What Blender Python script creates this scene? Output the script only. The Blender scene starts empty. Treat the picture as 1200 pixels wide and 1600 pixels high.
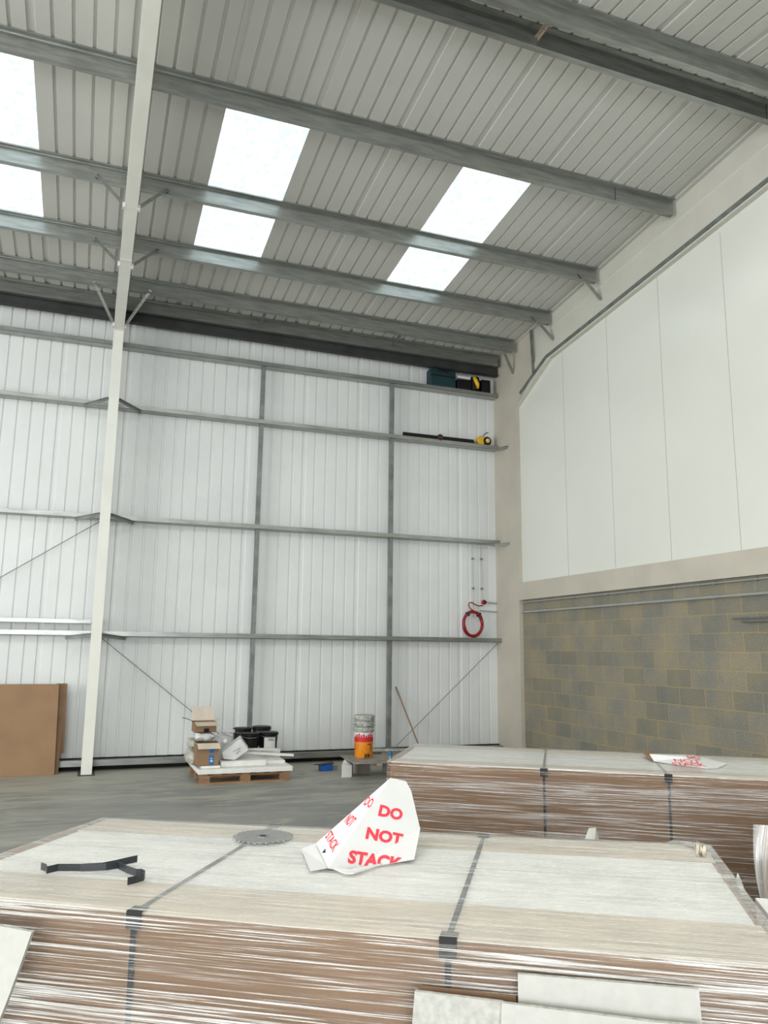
import bpy, bmesh, math, random
from mathutils import Vector, Matrix
random.seed(7)
scene = bpy.context.scene
COL = scene.collection

# ------------------------------------------------------------------ camera
EYE = Vector((0.0, 0.0, 1.81))
F_PX, YAW, PIT, ROL = 1227.36, 0.3578, 0.1741, 0.0114
fwd = Vector((math.sin(YAW)*math.cos(PIT), math.cos(YAW)*math.cos(PIT), math.sin(PIT)))
r0 = Vector((math.cos(YAW), -math.sin(YAW), 0)); u0 = r0.cross(fwd)
RGT = math.cos(ROL)*r0 + math.sin(ROL)*u0
UPV = -math.sin(ROL)*r0 + math.cos(ROL)*u0
cam_data = bpy.data.cameras.new('camera'); cam = bpy.data.objects.new('camera', cam_data); COL.objects.link(cam)
cam_data.sensor_fit = 'VERTICAL'; cam_data.sensor_height = 24.0; cam_data.lens = 24.0*F_PX/1600.0
cam_data.clip_start = 0.05; cam_data.clip_end = 200
mw = Matrix((( RGT.x, UPV.x, -fwd.x, EYE.x), (RGT.y, UPV.y, -fwd.y, EYE.y), (RGT.z, UPV.z, -fwd.z, EYE.z), (0,0,0,1)))
cam.matrix_world = mw
scene.camera = cam

# ------------------------------------------------------------------ light
XL_FILL = -13.9
scene.view_settings.view_transform = 'Standard'
scene.view_settings.look = 'None'
scene.view_settings.gamma = 1
scene.view_settings.use_curve_mapping = False
scene.view_settings.exposure = 0.40
SKYLIGHT_STRENGTH = 1.9          # far slope rooflights
NEAR_SKYLIGHT_BOOST = 9.3    # near slope out of view, boosted to brighten the room
DOOR_WATTS = 520
SIDE_FILL_WATTS = 980
world = bpy.data.worlds.new('world'); scene.world = world; world.use_nodes = True
bg = world.node_tree.nodes['Background']; bg.inputs[0].default_value = (0.80, 0.90, 1.0, 1); bg.inputs[1].default_value = 2.0
ld = bpy.data.lights.new('door_daylight', 'AREA'); ld.shape = 'RECTANGLE'; ld.size = 8.0; ld.size_y = 4.6
ld.energy = DOOR_WATTS; ld.color = (1.0, 1.0, 0.97)
lo = bpy.data.objects.new('door_daylight', ld); COL.objects.link(lo)
lo.location = (-3.0, -7.3, 2.6); lo.rotation_euler = (math.radians(90), 0, 0)
ls = bpy.data.lights.new('side_fill_light', 'AREA'); ls.shape = 'RECTANGLE'; ls.size = 10.0; ls.size_y = 4.8
ls.energy = SIDE_FILL_WATTS; ls.color = (1.0, 1.0, 0.97)  # fill light added to brighten the right wall; the left wall has no opening
lso = bpy.data.objects.new('side_fill_light', ls); COL.objects.link(lso)
lso.location = (XL_FILL, 4.0, 2.7); lso.rotation_euler = (math.radians(90), 0, math.radians(-90))

# ------------------------------------------------------------------ dimensions
S = 0.105; ZC = 8.73            # far roof slope: underside z = ZC - S*Y
YB = 13.04                      # back wall liner
XR = 7.13                       # casing face on the right wall
RIDGE = 5.85
XL = -14.0; YF = -7.4
def roof_z(y): return ZC - S*y if y >= RIDGE else ZC - S*RIDGE - S*(RIDGE-y)

def at(x, y, axis, val):        # the point of the place seen at a pixel on a known plane
    d = RGT*((x-600)/F_PX) - UPV*((y-800)/F_PX) + fwd
    t = (val-EYE[axis])/d[axis]
    return EYE + d*t
def on_plane(x, y, p0, n):
    d = RGT*((x-600)/F_PX) - UPV*((y-800)/F_PX) + fwd
    t = (Vector(p0)-EYE).dot(n)/d.dot(n)
    return EYE + d*t

# ------------------------------------------------------------------ materials
def new_mat(name):
    m = bpy.data.materials.new(name); m.use_nodes = True
    nt = m.node_tree; nt.nodes.clear()
    out = nt.nodes.new('ShaderNodeOutputMaterial')
    return m, nt, out
def N(nt, t, **kw):
    n = nt.nodes.new(t)
    for k, v in kw.items():
        if k in n.inputs: n.inputs[k].default_value = v
        else: setattr(n, k, v)
    return n
def coords(nt, scale=(1,1,1), kind='Object', loc=(0,0,0)):
    tc = nt.nodes.new('ShaderNodeTexCoord'); mp = nt.nodes.new('ShaderNodeMapping')
    nt.links.new(tc.outputs[kind], mp.inputs[0]); mp.inputs['Scale'].default_value = scale; mp.inputs['Location'].default_value = loc
    return mp.outputs[0]
def noise(nt, vec, scale, detail=3, rough=0.55, dist=0.0):
    n = nt.nodes.new('ShaderNodeTexNoise'); nt.links.new(vec, n.inputs['Vector'])
    n.inputs['Scale'].default_value = scale; n.inputs['Detail'].default_value = detail
    n.inputs['Roughness'].default_value = rough; n.inputs['Distortion'].default_value = dist
    return n.outputs[0]
def ramp(nt, fac, stops):
    r = nt.nodes.new('ShaderNodeValToRGB'); nt.links.new(fac, r.inputs[0])
    el = r.color_ramp.elements
    while len(el) < len(stops): el.new(0.5)
    for e, (p, c) in zip(el, stops):
        e.position = p; e.color = c if len(c) == 4 else (*c, 1)
    return r.outputs[0]
def mixc(nt, fac, a, b, mode='MIX'):
    m = nt.nodes.new('ShaderNodeMix'); m.data_type = 'RGBA'; m.blend_type = mode
    for s, v in ((0, fac), (6, a), (7, b)):
        if isinstance(v, (int, float)): m.inputs[s].default_value = v
        elif isinstance(v, tuple): m.inputs[s].default_value = (*v, 1) if len(v) == 3 else v
        else: nt.links.new(v, m.inputs[s])
    return m.outputs[2]
def bump(nt, h, strength=0.3, dist=0.01):
    b = nt.nodes.new('ShaderNodeBump'); nt.links.new(h, b.inputs['Height'])
    b.inputs['Strength'].default_value = strength; b.inputs['Distance'].default_value = dist
    return b.outputs[0]
def simple(name, col, rough=0.6, metal=0.0, var=0.0, vscale=4.0, bmp=0.0, bscale=60.0, stretch=(1,1,1), col2=None, spec=0.5):
    m, nt, out = new_mat(name)
    p = nt.nodes.new('ShaderNodeBsdfPrincipled'); nt.links.new(p.outputs[0], out.inputs[0])
    p.inputs['Base Color'].default_value = (*col, 1); p.inputs['Roughness'].default_value = rough; p.inputs['Metallic'].default_value = metal
    p.inputs['Specular IOR Level'].default_value = spec
    v = coords(nt, stretch)
    c2 = col2 if col2 else tuple(max(0, c*(1-var)) for c in col)
    c1 = col if col2 else tuple(min(1, c*(1+var*0.5)) for c in col)
    nn = noise(nt, v, vscale, 5)
    nt.links.new(ramp(nt, nn, [(0.35, c1), (0.68, c2)]), p.inputs['Base Color'])
    if bmp:
        nt.links.new(bump(nt, noise(nt, v, bscale, 3), bmp, 0.005), p.inputs['Normal'])
    return m

M = {}
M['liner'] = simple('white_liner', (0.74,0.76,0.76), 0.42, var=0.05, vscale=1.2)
M['dimmed_liner'] = simple('dimmed_roof_liner', (0.54,0.535,0.505), 0.5, var=0.05, vscale=0.8)  # same liner as the walls, darkened for the weaker light under the roof
M['galv'] = simple('galvanised_steel', (0.37,0.385,0.365), 0.33, metal=0.8, var=0.22, vscale=7, bmp=0.05, bscale=40, stretch=(0.4,3,3))
M['galv_dull'] = simple('dull_galvanised_steel', (0.24,0.26,0.25), 0.5, metal=0.5, var=0.3, vscale=5)
M['dark_steel'] = simple('dark_eaves_steel', (0.042,0.044,0.044), 0.6, metal=0.2, var=0.3, vscale=3)
M['white_steel'] = simple('painted_white_steel', (0.76,0.76,0.70), 0.45, var=0.04, vscale=3)
M['casing'] = simple('beige_board', (0.53,0.495,0.425), 0.75, var=0.07, vscale=2.0, bmp=0.05, bscale=90)
M['panel'] = simple('white_panel', (0.74,0.75,0.70), 0.20, var=0.03, vscale=0.6)
M['casing_light'] = simple('pale_casing_board', (0.60,0.595,0.53), 0.6, var=0.05, vscale=2.0)
M['plinth'] = simple('shade_black_plinth', (0.012,0.012,0.012), 0.9)  # near-black stands in for the shade in the gap
M['joint'] = simple('panel_joint', (0.35,0.36,0.34), 0.7)
M['pvc_grey'] = simple('grey_conduit', (0.42,0.44,0.43), 0.4, metal=0.3, var=0.1)
M['kraft'] = simple('brown_cardboard', (0.30,0.182,0.10), 0.75, var=0.10, vscale=3, bmp=0.06, bscale=120)
M['kraft_light'] = simple('light_cardboard', (0.64,0.57,0.47), 0.75, var=0.12, vscale=5)
M['kraft_dark'] = simple('dark_cardboard', (0.22,0.13,0.075), 0.8, var=0.15, vscale=5)
M['wood'] = simple('pallet_wood', (0.33,0.19,0.10), 0.75, var=0.35, vscale=6, stretch=(1,6,6), bmp=0.2)
M['wood_grey'] = simple('weathered_wood', (0.32,0.27,0.20), 0.8, var=0.3, vscale=6, stretch=(1,6,6))
M['white_board'] = simple('white_foam_board', (0.84,0.84,0.81), 0.65, var=0.08, vscale=8)
M['plaster'] = simple('plasterboard_face', (0.56,0.555,0.52), 0.8, var=0.05, vscale=30, bmp=0.05)
M['plaster_spot'] = simple('mottled_plasterboard', (0.56,0.555,0.52), 0.8, vscale=45, col2=(0.42,0.42,0.38))
M['core'] = simple('gypsum_edge', (0.45,0.44,0.40), 0.95, var=0.3, vscale=50, bmp=0.5, bscale=90)
M['black'] = simple('black_plastic', (0.008,0.008,0.009), 0.45, var=0.1, spec=0.25)
M['strap'] = simple('black_strap', (0.02,0.025,0.03), 0.35, var=0.1)
M['rubber'] = simple('black_rubber', (0.02,0.02,0.02), 0.7, var=0.1)
M['red_hose'] = simple('red_hose', (0.28,0.008,0.02), 0.3, var=0.2, vscale=14)
M['teal'] = simple('dark_teal_plastic', (0.004,0.035,0.045), 0.5, var=0.2)
M['yellow'] = simple('yellow_plastic', (0.75,0.45,0.02), 0.4, var=0.1)
M['orange'] = simple('orange_label', (0.80,0.27,0.012), 0.4, var=0.12, vscale=8)
M['red'] = simple('red_print', (0.62,0.02,0.03), 0.5, var=0.1)
M['pinkred'] = simple('red_lettering', (0.80,0.045,0.075), 0.6, var=0.08, vscale=30)
M['blue'] = simple('blue_plastic', (0.01,0.10,0.42), 0.4, var=0.1)
M['label_blue'] = simple('blue_label', (0.01,0.16,0.45), 0.5, var=0.1)
M['paper_white'] = simple('white_card', (0.70,0.70,0.69), 0.7, var=0.04, vscale=6, bmp=0.04, bscale=80)
M['white_tub'] = simple('white_plastic', (0.76,0.76,0.76), 0.4, var=0.08, vscale=7)
M['crust'] = simple('plaster_crusted_rim', (0.30,0.31,0.29), 0.7, vscale=30, col2=(0.62,0.62,0.58), bmp=0.6, bscale=60)
M['sack'] = simple('crumpled_plastic_sack', (0.60,0.60,0.55), 0.45, vscale=14, col2=(0.28,0.27,0.24), bmp=0.9, bscale=16)
M['blade'] = simple('saw_blade_steel', (0.42,0.42,0.41), 0.33, metal=0.7, var=0.15, vscale=20)
M['oldboard'] = simple('dusty_plywood', (0.30,0.28,0.24), 0.8, var=0.25, vscale=6)
M['stick'] = simple('broom_wood', (0.30,0.17,0.10), 0.6, var=0.2)
M['ink'] = simple('black_ink', (0.02,0.02,0.02), 0.6)

def concrete():
    m, nt, out = new_mat('concrete_floor')
    p = nt.nodes.new('ShaderNodeBsdfPrincipled'); nt.links.new(p.outputs[0], out.inputs[0])
    v = coords(nt); v2 = coords(nt, (0.5, 1.6, 1))
    a = ramp(nt, noise(nt, v2, 1.1, 6, 0.6, 0.6), [(0.30, (0.20,0.206,0.198)), (0.72, (0.33,0.33,0.305))])
    dust = ramp(nt, noise(nt, v2, 2.3, 8, 0.65, 1.0), [(0.50, (0,0,0)), (0.66, (0.85,0.85,0.85))])
    # settled dust: a swept drift along the foot of the back wall and round the pallet
    sy = nt.nodes.new('ShaderNodeSeparateXYZ'); nt.links.new(v, sy.inputs[0])
    mr = nt.nodes.new('ShaderNodeMapRange'); nt.links.new(sy.outputs[1], mr.inputs[0])
    mr.inputs[1].default_value = 8.6; mr.inputs[2].default_value = 12.2; mr.inputs[3].default_value = -0.12; mr.inputs[4].default_value = 0.16
    dn = nt.nodes.new('ShaderNodeMath'); dn.operation = 'ADD'; nt.links.new(noise(nt, v2, 1.7, 8, 0.65, 1.2), dn.inputs[0]); nt.links.new(mr.outputs[0], dn.inputs[1])
    drift = ramp(nt, dn.outputs[0], [(0.50, (0,0,0)), (0.66, (0.85,0.85,0.85))])
    c = mixc(nt, dust, a, (0.40,0.385,0.33))
    c = mixc(nt, drift, c, (0.42,0.405,0.345))
    sp = ramp(nt, noise(nt, v, 26, 3, 0.6), [(0.70, (0,0,0)), (0.78, (0.5,0.5,0.5))])
    c = mixc(nt, sp, c, (0.50,0.48,0.42))
    nt.links.new(c, p.inputs['Base Color'])
    p.inputs['Roughness'].default_value = 0.55
    nt.links.new(bump(nt, noise(nt, v, 30, 5), 0.15, 0.01), p.inputs['Normal'])
    return m
M['floor'] = concrete()

def blockwork():
    m, nt, out = new_mat('concrete_blockwork')
    p = nt.nodes.new('ShaderNodeBsdfPrincipled'); nt.links.new(p.outputs[0], out.inputs[0])
    tc = nt.nodes.new('ShaderNodeTexCoord'); sx = nt.nodes.new('ShaderNodeSeparateXYZ'); cx = nt.nodes.new('ShaderNodeCombineXYZ')
    nt.links.new(tc.outputs['Object'], sx.inputs[0])
    ad = N(nt, 'ShaderNodeMath', operation='ADD'); nt.links.new(sx.outputs[1], ad.inputs[0]); ad.inputs[1].default_value = 20.0
    nt.links.new(ad.outputs[0], cx.inputs[0])
    az = N(nt, 'ShaderNodeMath', operation='ADD'); nt.links.new(sx.outputs[2], az.inputs[0]); az.inputs[1].default_value = 2.25 - 0.042
    nt.links.new(az.outputs[0], cx.inputs[1])
    # a little wobble in the joints
    wob = nt.nodes.new('ShaderNodeTexNoise'); nt.links.new(cx.outputs[0], wob.inputs['Vector']); wob.inputs['Scale'].default_value = 5
    vs = N(nt, 'ShaderNodeVectorMath', operation='SCALE'); nt.links.new(wob.outputs[1], vs.inputs[0]); vs.inputs[3].default_value = 0.016
    va = N(nt, 'ShaderNodeVectorMath', operation='ADD'); nt.links.new(cx.outputs[0], va.inputs[0]); nt.links.new(vs.outputs[0], va.inputs[1])
    br = nt.nodes.new('ShaderNodeTexBrick'); nt.links.new(va.outputs[0], br.inputs['Vector'])
    br.offset = 0.5; br.squash = 1
    br.inputs['Color1'].default_value = (0.19,0.188,0.165,1); br.inputs['Color2'].default_value = (0.265,0.25,0.21,1)
    br.inputs['Mortar'].default_value = (0.36,0.29,0.17,1)
    br.inputs['Scale'].default_value = 1.0; br.inputs['Mortar Size'].default_value = 0.0065
    br.inputs['Mortar Smooth'].default_value = 0.25; br.inputs['Bias'].default_value = 0.25
    br.inputs['Brick Width'].default_value = 0.450; br.inputs['Row Height'].default_value = 0.225
    v = coords(nt)
    grain = ramp(nt, noise(nt, v, 70, 4, 0.7), [(0.3, (0.62,0.62,0.62)), (0.7, (1.30,1.28,1.24))])
    c = mixc(nt, 1.0, br.outputs[0], grain, 'MULTIPLY')
    big = ramp(nt, noise(nt, v, 2.4, 4, 0.6), [(0.35, (0.86,0.9,0.95)), (0.65, (1.15,1.08,0.92))])
    c = mixc(nt, 1.0, c, big, 'MULTIPLY')
    # smeared mortar round the joints
    nt.links.new(c, p.inputs['Base Color']); p.inputs['Roughness'].default_value = 0.95
    mm = mixc(nt, 0.35, br.outputs[1], noise(nt, v, 90, 3))
    inv = N(nt, 'ShaderNodeInvert'); nt.links.new(mm, inv.inputs[1])
    nt.links.new(bump(nt, inv.outputs[0], 0.5, 0.012), p.inputs['Normal'])
    return m
M['block'] = blockwork()

def skylight_mat(name, strength, lo, hi):
    m, nt, out = new_mat(name)
    e = nt.nodes.new('ShaderNodeEmission'); g = N(nt, 'ShaderNodeBsdfGlossy', Roughness=0.3); mx = nt.nodes.new('ShaderNodeMixShader')
    mx.inputs[0].default_value = 0.06
    v = coords(nt, (1, 0.25, 1)); v2 = coords(nt)
    c = ramp(nt, noise(nt, v2, 9, 6, 0.75), [(0.44, lo), (0.60, hi)])
    nt.links.new(c, e.inputs[0]); e.inputs[1].default_value = strength
    nt.links.new(e.outputs[0], mx.inputs[1]); nt.links.new(g.outputs[0], mx.inputs[2]); nt.links.new(mx.outputs[0], out.inputs[0])
    return m
M['skylight'] = skylight_mat('translucent_rooflight', SKYLIGHT_STRENGTH, (0.37,0.455,0.49), (0.68,0.76,0.77))
M['skylight_boosted'] = skylight_mat('boosted_rooflight', NEAR_SKYLIGHT_BOOST, (0.75,0.76,0.73), (0.96,0.965,0.92))  # unseen rooflights, emission raised to light the room

def film_mat(name, haze_lo, haze_hi, tint=(0.80,0.80,0.78), gloss=1.0, fold=0.45):
    # stretch film: mostly clear, cloudy where it is layered, with fine pulled streaks (UV: x along the pull, y across, metres)
    m, nt, out = new_mat(name)
    uv = nt.nodes.new('ShaderNodeTexCoord')
    def mapped(sc, rot=0.0):
        mp = nt.nodes.new('ShaderNodeMapping'); nt.links.new(uv.outputs['UV'], mp.inputs[0]); mp.inputs['Scale'].default_value = sc
        mp.inputs['Rotation'].default_value = (0, 0, rot); return mp.outputs[0]
    fine = noise(nt, mapped((1.3, 240, 1), 0.010), 1.0, 5, 0.62, 0.35)
    fine2 = noise(nt, mapped((2.0, 150, 1), -0.012), 1.0, 4, 0.6, 0.5)
    layer = noise(nt, mapped((0.35, 7.0, 1), 0.02), 1.0, 4, 0.6, 0.3)
    def math_(op, x, y, clamp=False):
        n = N(nt, 'ShaderNodeMath', operation=op, use_clamp=clamp)
        for i_, v_ in enumerate((x, y)):
            if isinstance(v_, (int, float)): n.inputs[i_].default_value = v_
            else: nt.links.new(v_, n.inputs[i_])
        return n.outputs[0]
    hs = math_('MULTIPLY', fine, fine2)
    patch = math_('MULTIPLY', math_('SUBTRACT', layer, 0.5), 0.30)
    dens = math_('ADD', hs, patch)
    folds = ramp(nt, dens, [(0.262, (0,)*3), (0.335, (1,)*3)])           # pulled folds of the film, whitened to carry their bright glints
    haze = ramp(nt, dens, [(0.20, (haze_lo,)*3), (0.34, (haze_hi,)*3)])
    hz = math_('ADD', haze, math_('MULTIPLY', folds, fold), True)
    tr = N(nt, 'ShaderNodeBsdfTransparent'); df = N(nt, 'ShaderNodeBsdfDiffuse'); df.inputs[0].default_value = (*tint, 1)
    gl = N(nt, 'ShaderNodeBsdfGlossy'); gl.inputs['Roughness'].default_value = 0.13; gl.inputs[0].default_value = (1,1,1,1)
    b = nt.nodes.new('ShaderNodeBump'); b.inputs['Strength'].default_value = 0.8; b.inputs['Distance'].default_value = 0.010
    nt.links.new(dens, b.inputs['Height']); nt.links.new(b.outputs[0], gl.inputs['Normal'])
    m1 = nt.nodes.new('ShaderNodeMixShader'); nt.links.new(hz, m1.inputs[0]); nt.links.new(tr.outputs[0], m1.inputs[1]); nt.links.new(df.outputs[0], m1.inputs[2])
    fr = N(nt, 'ShaderNodeFresnel', IOR=1.45)
    fa = math_('ADD', math_('MULTIPLY', fr.outputs[0], gloss), math_('MULTIPLY', folds, 0.30), True)
    m2 = nt.nodes.new('ShaderNodeMixShader'); nt.links.new(fa, m2.inputs[0]); nt.links.new(m1.outputs[0], m2.inputs[1]); nt.links.new(gl.outputs[0], m2.inputs[2])
    nt.links.new(m2.outputs[0], out.inputs[0])
    return m
M['film_top'] = film_mat('cloudy_stretch_film', 0.12, 0.40, (0.90,0.90,0.87), 0.6, 0.2)
M['film_side'] = film_mat('streaked_stretch_film', 0.03, 0.26, (0.88,0.86,0.82), 0.9, 0.60)
M['film_dark'] = film_mat('dimmed_stretch_film', 0.0, 0.04, (0.85,0.83,0.80), 0.8, 0.24)  # haze cut back so the far stack looks dimmer lit
M['film_bag'] = film_mat('milky_plastic_film', 0.18, 0.55, (0.75,0.76,0.74))

# ------------------------------------------------------------------ mesh helpers
class MB:
    def __init__(s): s.v = []; s.f = []; s.uv = {}
    def add(s, vs, fs):
        o = len(s.v); s.v += [tuple(v) for v in vs]; s.f += [tuple(i+o for i in f) for f in fs]; return o
    def box(s, x0, x1, y0, y1, z0, z1):
        return s.hexa([(x0,y0,z0),(x1,y0,z0),(x1,y1,z0),(x0,y1,z0)], [(x0,y0,z1),(x1,y0,z1),(x1,y1,z1),(x0,y1,z1)])
    def hexa(s, a, b):
        n = len(a)
        fs = [tuple(reversed(range(n))), tuple(range(n, 2*n))] + [(i, (i+1)%n, n+(i+1)%n, n+i) for i in range(n)]
        return s.add(list(a)+list(b), fs)
    def prism(s, pts, d):       # polygon pts (3-D) pushed by vector d
        d = Vector(d); return s.hexa([Vector(p) for p in pts], [Vector(p)+d for p in pts])
    def obar(s, a, b, w, h, up=(0,0,1)):   # rectangular bar from a to b
        a = Vector(a); b = Vector(b); t = (b-a).normalized(); up = Vector(up)
        sd = t.cross(up); sd = sd.normalized() if sd.length > 1e-5 else t.cross(Vector((0,1,0))).normalized()
        uu = sd.cross(t)
        q = [sd*w/2+uu*h/2, -sd*w/2+uu*h/2, -sd*w/2-uu*h/2, sd*w/2-uu*h/2]
        return s.hexa([a+k for k in q], [b+k for k in q])
    def tube(s, path, r, seg=10, closed=False, cap=True):
        P = [Vector(p) for p in path]; n = len(P); rings = []
        prev = None
        for i in range(n):
            if closed: t = P[(i+1)%n]-P[i-1]
            else: t = P[min(i+1,n-1)]-P[max(i-1,0)]
            t.normalize()
            if prev is None:
                ref = Vector((0,0,1)) if abs(t.z) < 0.9 else Vector((1,0,0))
                a = t.cross(ref).normalized()
            else:
                a = (prev - t*prev.dot(t)).normalized()
            prev = a; b = t.cross(a)
            rr = r[i] if isinstance(r, (list, tuple)) else r
            rings.append([P[i]+(a*math.cos(2*math.pi*k/seg)+b*math.sin(2*math.pi*k/seg))*rr for k in range(seg)])
        vs = [v for ring in rings for v in ring]; fs = []
        m = n if closed else n-1
        for i in range(m):
            j = (i+1) % n
            for k in range(seg): fs.append((i*seg+k, i*seg+(k+1)%seg, j*seg+(k+1)%seg, j*seg+k))
        if cap and not closed: fs += [tuple(reversed(range(seg))), tuple(range((n-1)*seg, n*seg))]
        return s.add(vs, fs)
    def lathe(s, prof, c=(0,0,0), seg=28, jitter=0.0, axis=None):
        vs = []; n = len(prof)
        for (r, z) in prof:
            for k in range(seg):
                a = 2*math.pi*k/seg; j = 1+random.uniform(-jitter, jitter)
                vs.append(Vector((r*j*math.cos(a), r*j*math.sin(a), z+random.uniform(-jitter, jitter)*0.1)))
        if axis is not None:
            q = Vector((0,0,1)).rotation_difference(Vector(axis)); vs = [q @ v for v in vs]
        vs = [v+Vector(c) for v in vs]
        fs = [(i*seg+k, i*seg+(k+1)%seg, (i+1)*seg+(k+1)%seg, (i+1)*seg+k) for i in range(n-1) for k in range(seg)]
        fs += [tuple(reversed(range(seg))), tuple(range((n-1)*seg, n*seg))]
        return s.add(vs, fs)
    def build(s, name, mat, parent=None, bevel=0.0, smooth=False, loc=None):
        me = bpy.data.meshes.new(name)
        me.from_pydata(s.v, [], s.f); me.update()
        bm = bmesh.new(); bm.from_mesh(me); bmesh.ops.recalc_face_normals(bm, faces=bm.faces); bm.to_mesh(me); bm.free()
        o = bpy.data.objects.new(name, me); COL.objects.link(o)
        me.materials.append(mat)
        if smooth:
            for p in me.polygons: p.use_smooth = True
            if smooth == 'auto':
                me.set_sharp_from_angle(angle=math.radians(40))
        if bevel:
            b = o.modifiers.new('bevel', 'BEVEL'); b.width = bevel; b.segments = 2; b.limit_method = 'ANGLE'; b.angle_limit = math.radians(35)
        if parent is not None:
            o.parent = parent
            o.matrix_parent_inverse = parent.matrix_basis.inverted()
        return o
def tag(o, label=None, cat=None, group=None, kind=None):
    if label: o['label'] = label
    if cat: o['category'] = cat
    if group: o['group'] = group
    if kind: o['kind'] = kind
    return o
def struct(o): o['kind'] = 'structure'; return o
def thing(name, label, cat, loc=(0,0,0), group=None):
    o = bpy.data.objects.new(name, None); COL.objects.link(o); o.location = loc; o.empty_display_size = 0.1
    return tag(o, label, cat, group)
def center_origin(o):           # origin of a single-mesh thing to the middle of its base
    vs = [v.co.copy() for v in o.data.vertices]
    c = Vector(((min(v.x for v in vs)+max(v.x for v in vs))/2, (min(v.y for v in vs)+max(v.y for v in vs))/2, min(v.z for v in vs)))
    o.data.transform(Matrix.Translation(-c)); o.location = c
    return o

def text_mesh(body, size, bold=0.0):
    cu = bpy.data.curves.new('lettering', 'FONT'); cu.body = body; cu.size = size; cu.offset = bold; cu.extrude = 0.0
    cu.align_x = 'CENTER'; cu.align_y = 'CENTER'; cu.resolution_u = 3
    o = bpy.data.objects.new('tmp_lettering', cu); COL.objects.link(o)
    dg = bpy.context.evaluated_depsgraph_get(); dg.update()
    me = bpy.data.meshes.new_from_object(o.evaluated_get(dg)); bpy.data.objects.remove(o)
    vs = [v.co.copy() for v in me.vertices]; fs = [tuple(p.vertices) for p in me.polygons]
    bpy.data.meshes.remove(me)
    return vs, fs

# ================================================================== SETTING
# ---- floor
b = MB(); b.box(XL, 7.6, YF, YB+0.25, -0.12, 0.0)
struct(b.build('floor', M['floor']))

# ---- liner profile: 1 m modules, four narrow grooves and one wide side lap groove
def liner_profile(x0, x1, phase, depth=0.019):
    pts = [(x0, 0.0)]
    k = math.floor(x0-phase)-1
    while k < x1+2:
        for j in range(5):
            xc = phase + k + 0.2*j
            w, wi = (0.086, 0.072) if j == 0 else (0.040, 0.028)
            g = [(xc-w/2, 0.0), (xc-wi/2, depth), (xc+wi/2, depth), (xc+w/2, 0.0)]
            if xc-w/2 > x0+0.01 and xc+w/2 < x1-0.01: pts += g
        k += 1
    pts.append((x1, 0.0))
    return pts
# back wall
b = MB()
pr = liner_profile(XL, 7.2, 6.37, 0.015)
vs = [(x, YB+d, z) for x, d in pr for z in (0.155, roof_z(YB)+0.06)]
b.add(vs, [(2*i, 2*i+2, 2*i+3, 2*i+1) for i in range(len(pr)-1)])
struct(b.build('wall_back', M['liner']))
b = MB(); b.box(XL, 7.6, YB+0.08, YB+0.25, 0.0, roof_z(YB)+0.2)  # unseen outer cladding, put in to block light
struct(b.build('wall_back_outer', M['dark_steel']))

# roof: strips with rooflights between purlins
PURL = {'A': 7.79, 'B': 9.53, 'C': 10.89, 'D': 11.99}
sky_x = [(1.075+3*k, 2.06+3*k) for k in range(-5, 2)]
SKY_Y = (7.86, 10.93)
def slope_pt(x, y, d):
    s = 1 if y >= RIDGE else -1
    return (x, y, roof_z(y)+d)
rb = MB()
def roof_strip(x0, x1, y0, y1):
    pr = liner_profile(x0, x1, 6.06)
    vs = [slope_pt(x, y, d) for x, d in pr for y in (y0, y1)]
    rb.add(vs, [(2*i, 2*i+2, 2*i+3, 2*i+1) for i in range(len(pr)-1)])
edges = []
xx = XL
for a, c in sky_x:
    edges.append((xx, a)); xx = c
edges.append((xx, 7.20))
for side in (0, 1):
    if side == 0: ya, yb, s0, s1 = RIDGE+1e-4, YB+0.05, SKY_Y[0], SKY_Y[1]
    else: ya, yb, s0, s1 = RIDGE-1e-4, YF, 2*RIDGE-SKY_Y[0], 2*RIDGE-SKY_Y[1]
    roof_strip(XL, 7.20, ya, s0); roof_strip(XL, 7.20, s1, yb)
    for a, c in edges: roof_strip(a, c, s0, s1)
struct(rb.build('ceiling', M['dimmed_liner']))
n = 0
for side in (0, 1):
    for a, c in sky_x:
        n += 1
        s0, s1 = SKY_Y if side == 0 else (2*RIDGE-SKY_Y[0], 2*RIDGE-SKY_Y[1])
        pr = [(a, 0.0)]
        for k in range(5):
            xc = a + 0.10 + 0.2*k
            pr += [(xc-0.03, 0.004), (xc-0.012, 0.022), (xc+0.012, 0.022), (xc+0.03, 0.004)]
        pr.append((c, 0.0))
        sb = MB()
        sb.add([slope_pt(x, y, d+0.002) for x, d in pr for y in (s0, s1)], [(2*i, 2*i+2, 2*i+3, 2*i+1) for i in range(len(pr)-1)])
        struct(sb.build('window_%d' % n, M['skylight' if side == 0 else 'skylight_boosted']))
# outer closing walls
b = MB(); b.box(XL-0.1, XL, YF, YB+0.25, 0, 9); struct(b.build('wall_left', M['liner']))
b = MB()
b.box(XL, -7.0, YF-0.1, YF, 0, 8); b.box(1.0, 7.6, YF-0.1, YF, 0, 8); b.box(-7.0, 1.0, YF-0.1, YF, 4.9, 8)
struct(b.build('wall_front', M['liner']))

# ---- right wall
b = MB(); b.box(7.20, 7.42, YF, 12.6, 0.0, 2.80); struct(b.build('wall_right', M['block']))
b = MB(); b.box(7.205, 7.42, YF, 12.6, 2.80, 8.3)
wp = b.build('wall_right_upper', M['panel']); struct(wp)
b = MB()
for yj in (12.2-1.0*0+(-0.02), 10.76, 9.55, 8.36, 7.165, 5.97, 4.78, 3.59, 2.4):
    if yj < 12: b.box(7.2035, 7.2055, yj-0.003, yj+0.003, 3.0, 7.1)
b.build('panel_joint', M['joint'], wp)
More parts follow.
